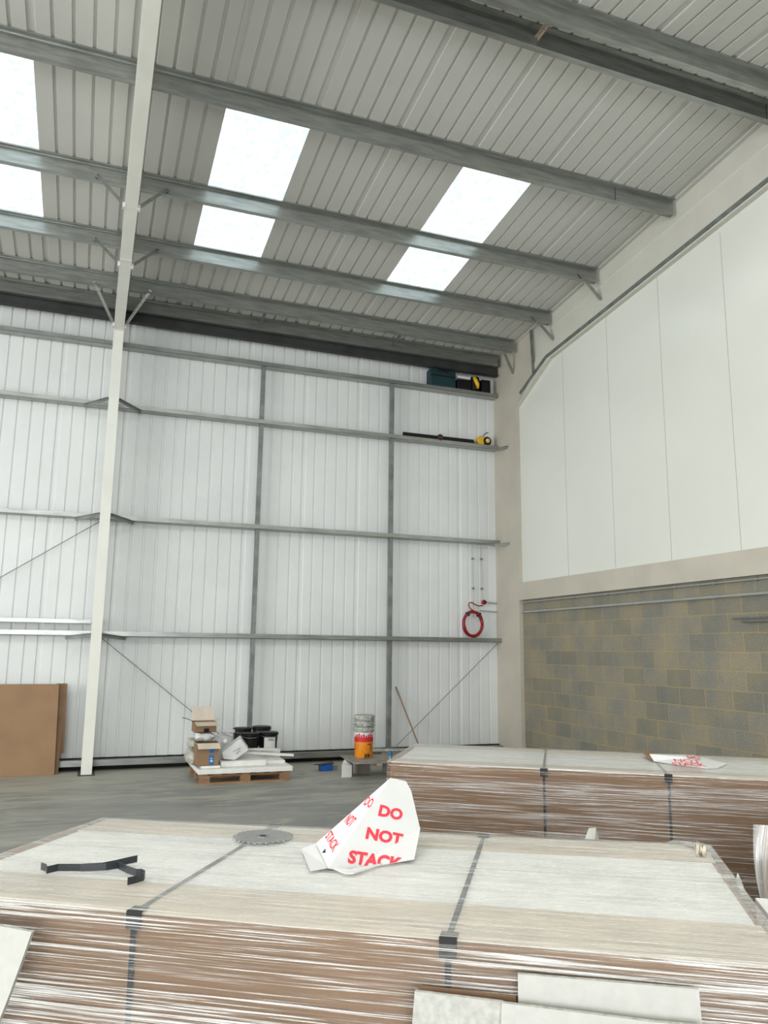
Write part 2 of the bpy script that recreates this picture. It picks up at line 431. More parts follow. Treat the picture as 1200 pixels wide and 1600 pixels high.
# casing along the beam
b = MB(); b.box(XR, 7.20, YF, 12.2, 2.705, 3.01)
b.box(XR-0.002, XR, 9.02, 9.03, 2.706, 3.009); b.box(XR-0.002, XR, 6.6, 6.61, 2.706, 3.009)
struct(b.build('trim_1', M['casing']))
# casing round the column and haunch
b = MB()
b.prism([(XR,12.2,0),(XR,YB,0),(XR,YB,roof_z(YB)),(XR,11.60,roof_z(11.60)),(XR,11.55,6.69),(XR,12.2,6.245)], (0.3,0,0))
for zz, dz in ((1.5, 0), (2.38, 0), (3.28, 0), (3.98,0), (5.55, 0), (6.55, 0.0)):
    b.box(XR-0.0015, XR, 12.2, YB-0.01, zz, zz+0.006)
struct(b.build('trim_2', M['casing']))
# casing along the rafter: band, upper strip, underside ledge
def band(y): return 6.79 + 0.0955*(11.066-y)        # lower edge
def bandtop(y): return 7.368 + 0.0925*(10.214-y)
b = MB()
pts = [(XR,12.2,6.245),(XR,11.066,band(11.066)),(XR,RIDGE,band(RIDGE)),(XR,RIDGE,bandtop(RIDGE)),(XR,11.30,bandtop(11.3)),(XR,11.48,6.98),(XR,11.56,6.72)]
b.prism(pts, (0.1,0,0))
b.prism([(XR,RIDGE,band(RIDGE)),(XR,0,band(11.7)),(XR,0,bandtop(11.7)),(XR,RIDGE,bandtop(RIDGE))], (0.1,0,0))
struct(b.build('trim_3', M['casing_light']))
b = MB()
b.prism([(7.165,12.0,6.9),(7.165,RIDGE,bandtop(RIDGE)-0.1),(7.165,RIDGE,roof_z(RIDGE)+0.04),(7.165,12.0,roof_z(12.0)+0.04)], (0.06,0,0))
b.prism([(7.165,RIDGE,bandtop(RIDGE)-0.1),(7.165,0,7.6),(7.165,0,roof_z(0)+0.04),(7.165,RIDGE,roof_z(RIDGE)+0.04)], (0.06,0,0))
struct(b.build('trim_4', M['casing_light']))
# pale sealed crack on top of the band
b = MB()
b.obar((XR-0.002,11.0,bandtop(11.0)+0.004),(XR-0.002,RIDGE,bandtop(RIDGE)+0.004),0.012,0.012)
struct(b.build('trim_5', M['panel']))
# steel angle at the haunch
b = MB(); b.obar((XR-0.01,11.60,7.5),(XR-0.01,11.54,6.67),0.05,0.012,(0,1,0)); b.obar((XR-0.02,11.575,7.5),(XR-0.02,11.515,6.67),0.012,0.04,(1,0,0))
tag(center_origin(b.build('steel_angle', M['galv_dull'])), 'short upright dark steel angle where the boxed column meets the sloping casing', 'steel angle')
# base: plinth under the liner, blackened for the shade below the rail
b = MB(); b.box(XL, 7.13, 12.98, 13.06, 0.0, 0.17); struct(b.build('baseboard_back', M['plinth']))

# ================================================================== STEEL FRAME
# Z purlins
def purlin(y0, x0, x1, label, group='Z purlins carrying the roof', side=1, name='roof_purlin', joints=()):
    # side 1: far slope; top flange reaches toward the camera, bottom flange away
    b = MB(); t = 0.006; H = 0.205
    z = roof_z(y0)
    fl = 0.062
    def P(y, zz): return (y, zz)
    sl = -S if side == 1 else S
    def zz(y, off): return z + sl*(y-y0) - off
    prof = [ (y0, zz(y0,0)), (y0+fl+t, zz(y0+fl,0)), (y0+fl+t, zz(y0+fl,H-t)), (y0+2*fl, zz(y0+2*fl,H-t)), (y0+2*fl, zz(y0+2*fl,H-0.018)), (y0+2*fl+t, zz(y0+2*fl,H-0.018)),
             (y0+2*fl+t, zz(y0+2*fl,H)), (y0+fl, zz(y0+fl,H)), (y0+fl, zz(y0+fl,t)), (y0+t, zz(y0,t)), (y0+t, zz(y0,0.018)), (y0, zz(y0,0.018)) ]
    b.hexa([(x0,y,c-0.001) for y,c in prof], [(x1,y,c-0.001) for y,c in prof])
    o = b.build(name, M['galv'])
    tag(center_origin(o), label, 'purlin', group)
    for jx in joints:           # sleeve joint lines
        jb = MB(); jb.box(jx-0.004, jx+0.004, y0+fl-0.004, y0+fl, z-0.205, z-0.03)
        jb.obar((jx, y0+fl-0.003, z-0.208), (jx, y0+2*fl, z-0.214), 0.008, 0.006)
        jb.build('sleeve_joint', M['dark_steel'], o)
    return o
pa = purlin(PURL['A'], XL, 7.10, 'galvanised roof purlin running just above the upper edge of the rooflights', joints=(6.15,))
pb = purlin(PURL['B'], XL, 7.09, 'galvanised roof purlin crossing the rooflights, its right end overlapping the white casing')
pc = purlin(PURL['C'], XL, 7.11, 'galvanised roof purlin along the lower edge of the rooflights, glowing below them')
pd = purlin(PURL['D'], XL, 7.01, 'galvanised roof purlin nearest the back wall with short ties hanging to the dark eaves')
pf = purlin(6.02, XL, 7.12, 'dark galvanised purlin on the back wall side of the roof ridge', joints=(6.93,))
pg = purlin(5.66, XL, 7.12, 'galvanised purlin on the camera side of the roof ridge, topmost in the picture')
purlin(12.62, XL, 7.03, 'shadowed purlin close to the eaves, just behind the nearest-wall purlin')
b = MB(); b.hexa([(XL,12.82,7.045),(XL,12.88,7.045),(XL,12.88,7.24),(XL,12.82,7.24)],[(7.10,12.82,7.045),(7.10,12.88,7.045),(7.10,12.88,7.24),(7.10,12.82,7.24)])
b.box(XL, 7.10, 12.76, 12.88, 7.038, 7.046); b.box(XL, 7.10, 12.76, 12.88, 7.24, 7.247)
tag(center_origin(b.build('eaves_beam', M['dark_steel'])), 'long dark eaves beam along the top of the back wall', 'beam')
b = MB(); b.obar((XL,RIDGE,roof_z(RIDGE)-0.018),(7.1,RIDGE,roof_z(RIDGE)-0.018),0.16,0.006)
tag(center_origin(b.build('ridge_flashing', M['dark_steel'])), 'narrow dark ridge strip between the two purlins at the top of the roof', 'flashing')
# short ties
def tie(a, c, label, mat='galv_dull', w=0.04):
    b = MB(); b.obar(a, c, w, 0.006); b.obar(Vector(a)+Vector((w/2,0,-0.015)), Vector(c)+Vector((w/2,0,-0.015)), 0.006, 0.036)
    tag(center_origin(b.build('purlin_tie', M[mat])), label, 'tie', 'short ties between purlins')
tie((2.41, 12.05, 7.33), (2.41, 12.58, 7.26), 'short dark tie between the last purlins, left one of two above the back wall')
tie((4.83, 12.05, 7.33), (4.83, 12.58, 7.26), 'short dark tie between the last purlins, right one of two above the back wall')
tie((3.87, 5.73, 7.98), (3.87, 6.08, 7.98), 'short tan tie joining the two ridge purlins near the top of the picture', 'wood_grey')

# white post (I section) and rafter
PX = 0.155; PY = 12.425; FW = 0.148
post = thing('steel_post', 'tall white painted steel column standing in front of the back wall', 'column', (PX, PY+0.2, 0))
def isec(b, x, y0, y1, z0, z1, w, tf=0.012):
    b.box(x-w/2, x+w/2, y0, y0+tf, z0, z1); b.box(x-w/2, x+w/2, y1-tf, y1, z0, z1); b.box(x-0.005, x+0.005, y0+tf, y1-tf, z0, z1)
b = MB(); isec(b, PX, PY, 12.82, 0.012, 6.745, FW); b.build('shaft', M['white_steel'], post)
b = MB(); b.box(PX-0.115, PX+0.115, PY-0.03, 12.86, 0.0, 0.012); b.build('base_plate', M['dark_steel'], post)
# rafter
raf = thing('steel_rafter', 'white painted steel rafter sloping up from the column over the camera', 'rafter', (PX, 9.0, 7.0))
b = MB()
def raf_box(off0, off1, w, y0, y1):
    def z(y, o): return roof_z(y)-o
    b.hexa([(PX-w/2,y0,z(y0,off1)),(PX+w/2,y0,z(y0,off1)),(PX+w/2,y1,z(y1,off1)),(PX-w/2,y1,z(y1,off1))],
           [(PX-w/2,y0,z(y0,off0)),(PX+w/2,y0,z(y0,off0)),(PX+w/2,y1,z(y1,off0)),(PX-w/2,y1,z(y1,off0))])
raf_box(0.688, 0.70, FW, RIDGE, PY+0.0); raf_box(0.208, 0.22, FW, RIDGE, 12.82); raf_box(0.22, 0.688, 0.010, RIDGE, 12.82)
b.box(PX-FW/2, PX+FW/2, PY, PY+0.012, 6.74, 7.17)
raf_box(0.688, 0.70, FW, RIDGE, -2.0); raf_box(0.208, 0.22, FW, RIDGE, -2.0); raf_box(0.22, 0.688, 0.010, RIDGE, -2.0)
b.build('rafter_section', M['white_steel'], raf)
for y in (PY-0.02, 10.42):
    b = MB(); b.box(PX-FW/2-0.002, PX+FW/2+0.002, y-0.006, y+0.004, roof_z(y)-0.708, roof_z(y)-0.69)
    b.build('splice_joint', M['paper_white'], raf)
# fly braces
def brace(a, c, label, group='diagonal braces from rafters to purlins', bolt=True):
    a = Vector(a); c = Vector(c)
    t = thing('fly_brace', label, 'brace', tuple(c), group)
    b = MB(); b.obar(a, c, 0.045, 0.005, (0,1,0)); b.obar(a+Vector((0,0.02,0)), c+Vector((0,0.02,0)), 0.006, 0.045, (0,1,0)); b.build('angle', M['galv'], t)
    b = MB(); b.tube([a+Vector((0,-0.03,0)), a+Vector((0,0.0,0))], 0.02, 8); b.build('bolt', M['galv'], t)
    if bolt:
        b = MB(); b.box(c.x-0.018, c.x+0.018, c.y-0.03, c.y+0.03, c.z-0.045, c.z+0.015); b.build('cleat', M['paper_white'], t)
for nm, py, yb_, words in (('B', 9.585, 9.30, 'highest'), ('C', 10.945, 10.60, 'middle'), ('D', 12.045, 12.33, 'lowest')):
    zp = roof_z(py)-0.145
    for sd, wd in ((-1, 'left'), (1, 'right')):
        brace((PX+sd*0.43, py-0.01, zp), (PX+sd*(FW/2+0.012), yb_, roof_z(yb_)-0.66), '%s diagonal brace on the %s side of the white rafter' % (words, wd))
for py, end, wd in ((9.585, 9.52, 'highest'), (10.945, 10.87, 'middle'), (12.045, 12.24, 'lowest')):
    brace((6.765, py-0.01, roof_z(py)-0.13), (XR-0.012, end, roof_z(end)-0.53), '%s of the three diagonal braces tying purlin ends to the right casing' % wd, bolt=False)

# rails on the back wall: web horizontal, lip up at the front
rail_words = ['highest galvanised rail across the back wall, carrying the toolbox', 'second highest galvanised rail across the back wall, carrying the spirit level',
              'galvanised rail across the middle of the back wall, above the red hose', 'lower galvanised rail across the back wall, on which the red hose coil stands']
RZ = [6.625, 5.59, 3.775, 1.975]
for z, w, xe in zip(RZ, rail_words, (7.115, 7.10, 7.115, 7.125)):
    b = MB(); t = 0.004
    b.box(XL, xe, 12.84, 12.84+t, z, z+0.072); b.box(XL, xe, 12.84, 13.03, z, z+t); b.box(XL, xe, 13.03-t, 13.03, z, z+0.072)
    b.box(XL, xe, 12.84+t, 12.86, z+0.068, z+0.072)
    tag(center_origin(b.build('wall_rail', M['galv'])), w, 'rail', 'horizontal rails on the back wall')
b = MB(); z = 2.155; b.box(XL, 0.07, 12.84, 12.844, z, z+0.062); b.box(XL, 0.07, 12.84, 13.03, z, z+0.004); b.box(XL,0.07,12.844,12.86,z+0.058,z+0.062)
tag(center_origin(b.build('wall_rail', M['galv'])), 'short extra rail left of the white column just above the lower rail', 'rail', 'horizontal rails on the back wall')
b = MB(); z = 0.07; b.box(XL, 7.12, 12.84, 12.844, z, z+0.085); b.box(XL, 7.12, 12.844, 13.03, z+0.081, z+0.085)
tag(center_origin(b.build('base_rail', M['galv'])), 'galvanised base rail along the foot of the back wall above the dark gap', 'rail')
# vertical channels
for x, wd, zt in ((2.57, 'left', 6.625), (4.96, 'right', 6.625)):
    segs = [0.155] + sorted(RZ)
    t = thing('vertical_channel', '%s of the two upright galvanised channels linking the wall rails' % wd, 'channel', (x, 12.93, 0.155), 'upright channels on the back wall')
    zz = [(0.155, RZ[3]), (RZ[3]+0.004, RZ[2]), (RZ[2]+0.004, RZ[1]), (RZ[1]+0.004, RZ[0])]
    for a, c in zz:
        b = MB(); b.box(x-0.032, x+0.032, 12.875, 12.879, a, c); b.box(x-0.032, x-0.028, 12.879, 12.95, a, c); b.box(x+0.028, x+0.032, 12.879, 12.95, a, c)
        b.build('channel_length', M['galv_dull'], t)
# stays behind the post and at the right ends
for z, wd in ((RZ[1], 'second highest rail'), (RZ[2], 'middle rail'), (RZ[3], 'lower rail')):
    for sd, sw in ((-1, 'left'), (1, 'right')):
        b = MB(); a = Vector((PX+sd*FW/2, PY+0.03, z+0.03)); c = Vector((PX+sd*0.43, 12.835, z-0.01))
        b.obar(a, c, 0.05, 0.006); b.obar(a+Vector((0,0,-0.025)), c+Vector((0,0,-0.025)), 0.006, 0.05)
        tag(center_origin(b.build('rail_stay', M['galv_dull'])), 'dark stay on the %s of the white column under the %s' % (sw, wd), 'stay', 'stays between the column and the wall rails')
for z, wd in ((RZ[1], 'second highest rail'), (RZ[2], 'middle rail')):
    b = MB(); b.obar((6.98, 12.80, z-0.01), (7.128, 12.50, z-0.005), 0.05, 0.006); b.obar((6.98, 12.80, z-0.03), (7.128, 12.50, z-0.03), 0.006, 0.04)
    tag(center_origin(b.build('rail_stay', M['galv'])), 'short stay at the right end of the %s beside the boxed column' % wd, 'stay')
# bracing rods
def rod(a, c, label, r=0.006):
    b = MB(); b.tube([a, c], r, 6); tag(center_origin(b.build('bracing_rod', M['galv_dull'])), label, 'rod')
rod((-4.9, 12.98, -0.0+0.25), (0.10, 12.98, 3.76), 'thin diagonal bracing rod crossing the wall left of the white column')
rod((0.22, 12.98, 1.96), (2.55, 12.98, 0.12), 'thin diagonal bracing rod running down from the white column to the pallet')
rod((7.11, 12.98, 1.95), (5.06, 12.80, 0.22), 'thin diagonal bracing rod in the right corner of the back wall')

# ---- conduits
def conduit(paths, label, r=0.011, clips=(), mat='pvc_grey', loc=None):
    t = thing('conduit', label, 'conduit', tuple(paths[0][0]))
    for p in paths:
        b = MB(); b.tube(p, r, 8); b.build('tube', M[mat], t)
    for c in clips:
        b = MB(); b.box(c[0]-0.018, c[0]+0.018, c[1]-0.018, c[1]+0.02, c[2]-0.018, c[2]+0.018); b.build('clip', M['galv_dull'], t)
yb = 13.0
conduit([[(6.625,yb,3.77),(6.64,yb,2.42)]], 'left of the two thin upright conduits on the back wall above the hose', 0.010, [(6.63,yb,3.5),(6.635,yb,2.95)])
conduit([[(6.80,yb,3.77),(6.82,yb,2.73)]], 'right of the two thin upright conduits on the back wall above the hose', 0.013, [(6.81,yb,3.5),(6.815,yb,2.95)])
conduit([[(6.84,yb,2.71),(7.125,yb,2.685)]], 'upper short level conduit between hose valve and boxed column', 0.011)
conduit([[(6.76,yb,2.55),(7.125,yb,2.53)]], 'lower short level conduit beside the red hose coil', 0.011)
t = thing('hose_valve', 'small dark red valve on the back wall that feeds the red hose', 'valve', (6.83, 12.97, 2.70))
b = MB(); b.lathe([(0.03,-0.035),(0.045,-0.02),(0.045,0.02),(0.03,0.035)], (6.83,12.96,2.70), 14, axis=(0,-1,0)); b.build('valve_body', M['red_hose'], t, smooth='auto')
b = MB(); b.box(6.80,6.86,12.90,12.93,2.69,2.71); b.build('handle', M['black'], t)
for z_, r, wd in ((2.665, 0.012, 'upper thinner'), (2.495, 0.017, 'lower thicker')):
    clips = [(7.18, y, z_) for y in (11.6,10.6,9.75,9.0,8.3,7.6,6.95,6.3,5.6)]
    conduit([[(7.17,12.16,z_),(7.17,1.0,z_)]], '%s long level conduit across the top of the block wall' % wd, r, clips)
conduit([[(7.15,7.33,2.225),(7.15,4.0,2.225)]], 'thin bright rod end on the block wall at the right edge of the picture', 0.010, mat='galv')
conduit([[(7.14,7.16,2.185),(7.14,4.0,2.185)]], 'thick bright rod end below the thin one at the right edge of the picture', 0.017, mat='galv')
# grey cable tray line along the bottom of the sloping casing
b = MB()
P = [(XR-0.012,12.02,6.46),(XR-0.012,11.13,band(11.13)+0.055),(XR-0.012,RIDGE,band(RIDGE)+0.055)]
b.obar(P[0],P[1],0.024,0.05); b.obar(P[1],P[2],0.024,0.05)
tag(center_origin(b.build('cable_channel', M['galv_dull'])), 'grey metal channel following the lower edge of the sloping casing', 'channel')

# ================================================================== WRAPPED STACKS
def bil(q, s, t):
    bl, br, fr, fl = q
    f = Vector(fl).lerp(Vector(fr), s); k = Vector(bl).lerp(Vector(br), s)
    return f.lerp(k, t)
def quad_inset(q, m):           # grow (m<0) or shrink the plan
    c = sum((Vector(p) for p in q), Vector((0,0)))/4
    bl, br, fr, fl = [Vector(p) for p in q]
    u = (fr-fl).normalized(); v = Vector((-u.y, u.x))
    return (bl+(u-v)*m, br+(-u-v)*m, fr+(-u+v)*m, fl+(u+v)*m)
def wrapped_stack(q, ztop, label, strap_s, seed, side_film='film_side', white=(0.25,0.21)):
    rnd = random.Random(seed)
    c = bil(q, 0.5, 0.5)
    t = thing('wrapped_board_stack', label, 'board stack', (c.x, c.y, 0))
    # timber bearers
    for s in (0.06, 0.36, 0.66, 0.94):
        a = bil(q, s, 0.03); d = bil(q, s, 0.97)
        b = MB(); b.obar((a.x,a.y,0.05),(d.x,d.y,0.05),0.09,0.10); b.build('bearer', M['wood'], t)
    qi = quad_inset(q, 0.012)
    b = MB(); b.hexa([(p.x,p.y,0.10) for p in (qi[3],qi[2],qi[1],qi[0])], [(p.x,p.y,ztop-0.008) for p in (qi[3],qi[2],qi[1],qi[0])])
    b.build('cardboard_body', M['kraft'], t, bevel=0.012)
    L = (Vector(q[2])-Vector(q[3])).length; W = (Vector(q[0])-Vector(q[3])).length
    # lips of the cardboard lid folded over the top, front and back
    f0, f1 = white
    for (t0, t1) in ((0.008, f0), (1-f1, 0.992)):
        b = MB(); P = [bil(q, 0.006, t0), bil(q, 0.994, t0), bil(q, 0.994, t1), bil(q, 0.006, t1)]
        b.hexa([(p.x,p.y,ztop-0.008) for p in P], [(p.x,p.y,ztop-0.003) for p in P]); b.build('lid_lip', M['kraft_light'], t)
    tm = f0+(1-f1-f0)*0.62
    for ta, tb_ in ((f0+0.001, tm-0.002), (tm+0.003, 1-f1-0.001)):
        P = [bil(q, 0.012, ta), bil(q, 0.988, ta), bil(q, 0.988, tb_), bil(q, 0.012, tb_)]
        b = MB(); b.hexa([(p.x,p.y,ztop-0.008) for p in P], [(p.x,p.y,ztop-0.004) for p in P]); b.build('top_sheet', M['white_board'], t)
    # straps
    for s in strap_s:
        s0, s1 = s
        w = 0.018/L
        path = [(s0, -1, 0.12), (s0, -1, ztop-0.01), (s0, 0, ztop), (s1, 1, ztop), (s1, 2, ztop-0.01), (s1, 2, 0.12)]
        b = MB(); vs = []
        for (ss, k, z) in path:
            for sg in (-w/2, w/2):
                if k == -1: p = bil(q, ss+sg, 0) ; off = -0.001
                elif k == 0: p = bil(q, ss+sg, 0.006)
                elif k == 1: p = bil(q, ss+sg, 0.994)
                else: p = bil(q, ss+sg, 1)
                vs.append((p.x, p.y, z if k in (0,1) else z))
        b.add(vs, [(2*i, 2*i+1, 2*i+3, 2*i+2) for i in range(len(path)-1)])
        o = strap_o = b.build('strap', M['strap'], t)
        so = o.modifiers.new('thick', 'SOLIDIFY'); so.thickness = 0.0016; so.offset = 0
        for tt, ss in ((0, s0), (1, s1)):
            wp_ = 0.050/L; b = MB()
            sgn = -1 if tt == 0 else 1
            inn = 0.045/W
            a0, a1 = bil(q, ss-wp_/2, tt+sgn*0.002), bil(q, ss+wp_/2, tt+sgn*0.002)
            c0, c1 = bil(q, ss-wp_/2, tt-sgn*inn), bil(q, ss+wp_/2, tt-sgn*inn)
            vs = [(a0.x,a0.y,ztop-0.05),(a1.x,a1.y,ztop-0.05),(a0.x,a0.y,ztop+0.002),(a1.x,a1.y,ztop+0.002),(c0.x,c0.y,ztop+0.002),(c1.x,c1.y,ztop+0.002)]
            b.add(vs, [(0,1,3,2),(2,3,5,4)])
            o = b.build('edge_protector', M['rubber'], strap_o); so = o.modifiers.new('thick', 'SOLIDIFY'); so.thickness = 0.002; so.offset = 0
    # stretch film: a loose skin round the long faces, pulled and wrinkled
    NS = 150
    prof = []     # (t across 0..1, z, outward sign, v distance)
    g = 0.006
    def ring():
        pts = []
        for i in range(16): pts.append(('F', 0.0, 0.10+(ztop-0.035-0.10)*i/15))
        for a in (20, 45, 70): pts.append(('FC', math.radians(a), 0))
        for i in range(26): pts.append(('T', 0.02+0.96*i/25, ztop))
        for a in (70, 45, 20): pts.append(('BC', math.radians(a), 0))
        for i in range(8): pts.append(('B', 1.0, ztop-0.035-(ztop-0.135)*i/7))
        return pts
    R = ring(); vs = []; uvs = []
    v_acc = [0.0]
    for i in range(NS+1):
        s = i/NS
        prevp = None; vd = 0.0
        for (k, a, z) in R:
            if k == 'F': tt, zz, nrm = -g/W, z, 0
            elif k == 'FC': tt, zz = (0.022*(1-math.cos(a))-g)/W, ztop-0.035+ (0.035+g)*math.sin(a)
            elif k == 'T': tt, zz = a, ztop+g*0.6
            elif k == 'BC': tt, zz = 1-(0.022*(1-math.cos(a))-g)/W, ztop-0.035+(0.035+g)*math.sin(a)
            else: tt, zz = 1+g/W, z
            # wrinkles running along the length
            wob = math.sin(37*zz+9*tt+3*s+seed)*0.5 + math.sin(83*tt+61*zz+5.1*s)*0.3 + math.sin(9*s+21*tt)*0.4
            am = 0.0022
            se = -0.004+1.008*s
            p = bil(q, se, tt)
            if k in ('F','FC'): p = p + (bil(q, se, -0.1)-p).normalized()*abs(am*wob)
            if k in ('B','BC'): p = p + (bil(q, se, 1.1)-p).normalized()*abs(am*wob)
            if k == 'T': zz += abs(am*wob)*0.8
            cur = Vector((p.x, p.y, zz))
            if prevp is not None: vd += (cur-prevp).length
            prevp = cur
            vs.append(tuple(cur)); uvs.append((s*L+seed*3.1, vd+seed))
    nr = len(R); fs = [(i*nr+k, (i+1)*nr+k, (i+1)*nr+k+1, i*nr+k+1) for i in range(NS) for k in range(nr-1)]
    def film_mesh(name, vs, fs, uvs, mats, matfn):
        me = bpy.data.meshes.new(name); me.from_pydata(vs, [], fs); me.update()
        ul = me.uv_layers.new(name='UVMap')
        for lp in me.loops: ul.data[lp.index].uv = uvs[lp.vertex_index]
        for m_ in mats: me.materials.append(m_)
        for p in me.polygons: p.use_smooth = True; p.material_index = matfn(p)
        o = bpy.data.objects.new(name, me); COL.objects.link(o); o.parent = t; o.matrix_parent_inverse = t.matrix_basis.inverted()
        return o
    film_mesh('stretch_film', vs, fs, uvs, [M[side_film], M['film_top']], lambda p: 1 if abs(p.normal.z) > 0.5 else 0)
    # film closing the two ends, hanging loosely
    for s_end, sg in ((0.0, -1), (1.0, 1)):
        vs = []; uvs = []; nT, nZ = 30, 16
        for i in range(nT+1):
            for j in range(nZ+1):
                tt = -0.004+1.008*i/nT; z = ztop+0.004-(ztop-0.11)*j/nZ
                bul = 0.008+0.010*abs(math.sin(9*tt*2+3*j/nZ))*min(1, j/3)
                p = bil(q, s_end+sg*bul/L, tt); vs.append((p.x,p.y,z)); uvs.append((tt*W*0.6+seed+z*0.6, z*0.5+tt*0.5+seed))
        fs = [(i*(nZ+1)+j, (i+1)*(nZ+1)+j, (i+1)*(nZ+1)+j+1, i*(nZ+1)+j+1) for i in range(nT) for j in range(nZ)]
        film_mesh('end_film', vs, fs, uvs, [M[side_film]], lambda p: 0)
    return t, film_mesh

ZT = 1.02
near_q = (Vector((0.151,4.088)), Vector((2.509,2.787)), Vector((1.769,1.663)), Vector((-0.505,3.103)))
near, film_fn = wrapped_stack(near_q, ZT, 'large film wrapped cardboard stack in the foreground with a white top', [(0.31,0.305),(0.665,0.655)], 1)
far_q = (Vector((2.733,6.459)), Vector((2.733,6.459))+Vector((0.82,-0.572))*3.05, Vector((2.11,5.492))+Vector((0.82,-0.572))*3.05, Vector((2.11,5.492)))
far_s, _ = wrapped_stack(far_q, ZT, 'second film wrapped cardboard stack standing behind the foreground one', [(0.36,0.36),(0.625,0.62)], 2, side_film='film_dark', white=(0.20,0.18))

bpy.context.view_layer.update()
exec_small = True

# ================================================================== THINGS ON THE STACKS
# folded card warning cone
def quadpoly(b, pts): return b.add([tuple(p) for p in pts], [tuple(range(len(pts)))])
A  = at(610,1216,1,3.14); Cc = at(656,1295,1,3.06); Ee = at(513,1357,2,ZT+0.014)
nf = (Cc-Ee).cross(A-Ee).normalized()
if nf.dot(EYE-A) < 0: nf = -nf
def on_front(x, y): return on_plane(x, y, Ee, nf)
B1 = on_front(634,1221); B2 = on_front(642,1236); Bm = on_front(545,1361)
Dd = at(647,1343,2,ZT+0.012); Gg = Vector((1.24,3.34,ZT+0.012)); Ff = at(494,1318,2,ZT+0.035)
n2 = (Cc-Bm).cross(Dd-Bm).normalized()
if n2.dot(EYE-Bm) < 0: n2 = -n2
def on_lower(x, y): return on_plane(x, y, Bm, n2)
cone = thing('warning_cone', 'tilted white card cone with red lettering standing on the foreground stack', 'warning cone', (1.1,3.1,ZT))
b = MB()
b.add([A,B1,B2,Cc,Dd,Bm,Ee,Ff,Gg], [(0,6,5,3,2,1),(3,5,4),(0,7,6),(0,8,7),(0,1,8),(1,2,8),(2,3,8),(3,4,8)])
co = b.build('card_shell', M['paper_white'], cone)
so = co.modifiers.new('thick','SOLIDIFY'); so.thickness = 0.003; so.offset = 0
# foot flaps
b = MB()
g1 = [at(471,1326,2,ZT+0.012), at(496,1317,2,ZT+0.03), at(512,1355,2,ZT+0.012), at(485,1360,2,ZT+0.010)]
g2 = [at(512,1355,2,ZT+0.008), at(545,1360,2,ZT+0.010), at(600,1350,2,ZT+0.004), at(552,1366,2,ZT+0.008), at(540,1366,2,ZT+0.006)]
quadpoly(b, g1); quadpoly(b, g2)
fo = b.build('foot_flap', M['paper_white'], cone); so = fo.modifiers.new('thick','SOLIDIFY'); so.thickness = 0.004; so.offset = 1
# hand hole on the left side face
def face_text(body, size, cpos, xdir, ydir, nrm, parent, mat='pinkred', bold=0.0, clip=None, name='lettering', off=0.0015, sx=1.0, skew=0.0):
    vs, fs = text_mesh(body, size, bold)
    b = MB(); out = []
    for v in vs:
        out.append(tuple(Vector(cpos)+Vector(xdir)*(v.x*sx+skew*v.y)+Vector(ydir)*v.y+Vector(nrm)*off))
    b.add(out, fs); o = b.build(name, M[mat], parent)
    return o
def word(body, xy0, xy1, up_px, plane, nrm, parent, h, bold):
    p0 = plane(*xy0); p1 = plane(*xy1); q0 = plane(xy0[0]+up_px[0], xy0[1]+up_px[1])
    vs, fs = text_mesh(body, 1.0, bold)
    xs = [v.x for v in vs]; ys = [v.y for v in vs]
    x0, x1, y0, y1 = min(xs), max(xs), min(ys), max(ys)
    X = p1-p0; Y = q0-p0
    b = MB(); b.add([tuple(p0+X*((v.x-x0)/(x1-x0))+Y*((v.y-y0)/(y1-y0))+nrm*0.0022) for v in vs], fs)
    return b.build('lettering', M['pinkred'], parent.children[0])
word('DO', (590,1275), (627,1283), (4,-18), on_front, nf, cone, 0, 0.045)
word('NOT', (570,1311), (627,1322), (4,-19), on_front, nf, cone, 0, 0.045)
# STACK crosses the fold between the front face and the tucked lower face
def stack_word():
    vs, fs = text_mesh('STACK', 1.0, 0.045)
    xs = [v.x for v in vs]; ys = [v.y for v in vs]; x0, x1, y0, y1 = min(xs), max(xs), min(ys), max(ys)
    bm = bmesh.new(); bv = []
    for v in vs:
        u_, w_ = (v.x-x0)/(x1-x0), (v.y-y0)/(y1-y0)
        bv.append(bm.verts.new((542+84*u_+4*w_, 1349+13*u_-21*w_, 0)))
    for f in fs:
        try: bm.faces.new([bv[i] for i in f])
        except ValueError: pass
    def lower(x, y): return y > 1361+(x-545)*(1295-1361)/(656-545)
    d_ = Vector((656-545, 1295-1361, 0)); no = Vector((-d_.y, d_.x, 0)).normalized()
    e_ = Vector((647-545, 1343-1361, 0)); ne = Vector((-e_.y, e_.x, 0)).normalized()
    for no_ in (no, ne):
        bmesh.ops.bisect_plane(bm, geom=list(bm.verts)+list(bm.edges)+list(bm.faces), plane_co=(545,1361,0), plane_no=no_)
    out = MB()
    for f in bm.faces:
        c = f.calc_center_median(); lw = lower(c.x, c.y); P = []
        for v in f.verts:
            if lw: P.append(on_lower(v.co.x, v.co.y)+n2*0.0024)
            else: P.append(on_front(v.co.x, v.co.y)+nf*0.0024)
        if lw:                       # the tucked face ends at its lower edge
            if c.y > 1360.6+(c.x-545)*(1343-1361)/(647-545): continue
        out.add(P, [tuple(range(len(P)))])
    bm.free(); out.build('lettering', M['pinkred'], co)
stack_word()
nl = (Ff-A).cross(Ee-A).normalized()
if nl.dot(EYE-A) < 0: nl = -nl
def on_left(x, y): return on_plane(x, y, A, nl)
word('DO', (568,1258), (578,1264), (8,-14), on_left, nl, cone, 0, 0.02)
word('NOT', (537,1285), (546,1294), (12,-14), on_left, nl, cone, 0, 0.02)
word('STACK', (508,1309), (520,1333), (10,-12), on_left, nl, cone, 0, 0.02)
b = MB(); P = [on_left(503,1333)+nl*0.0015, on_left(509,1326)+nl*0.0015, on_left(509,1333)+nl*0.0015]
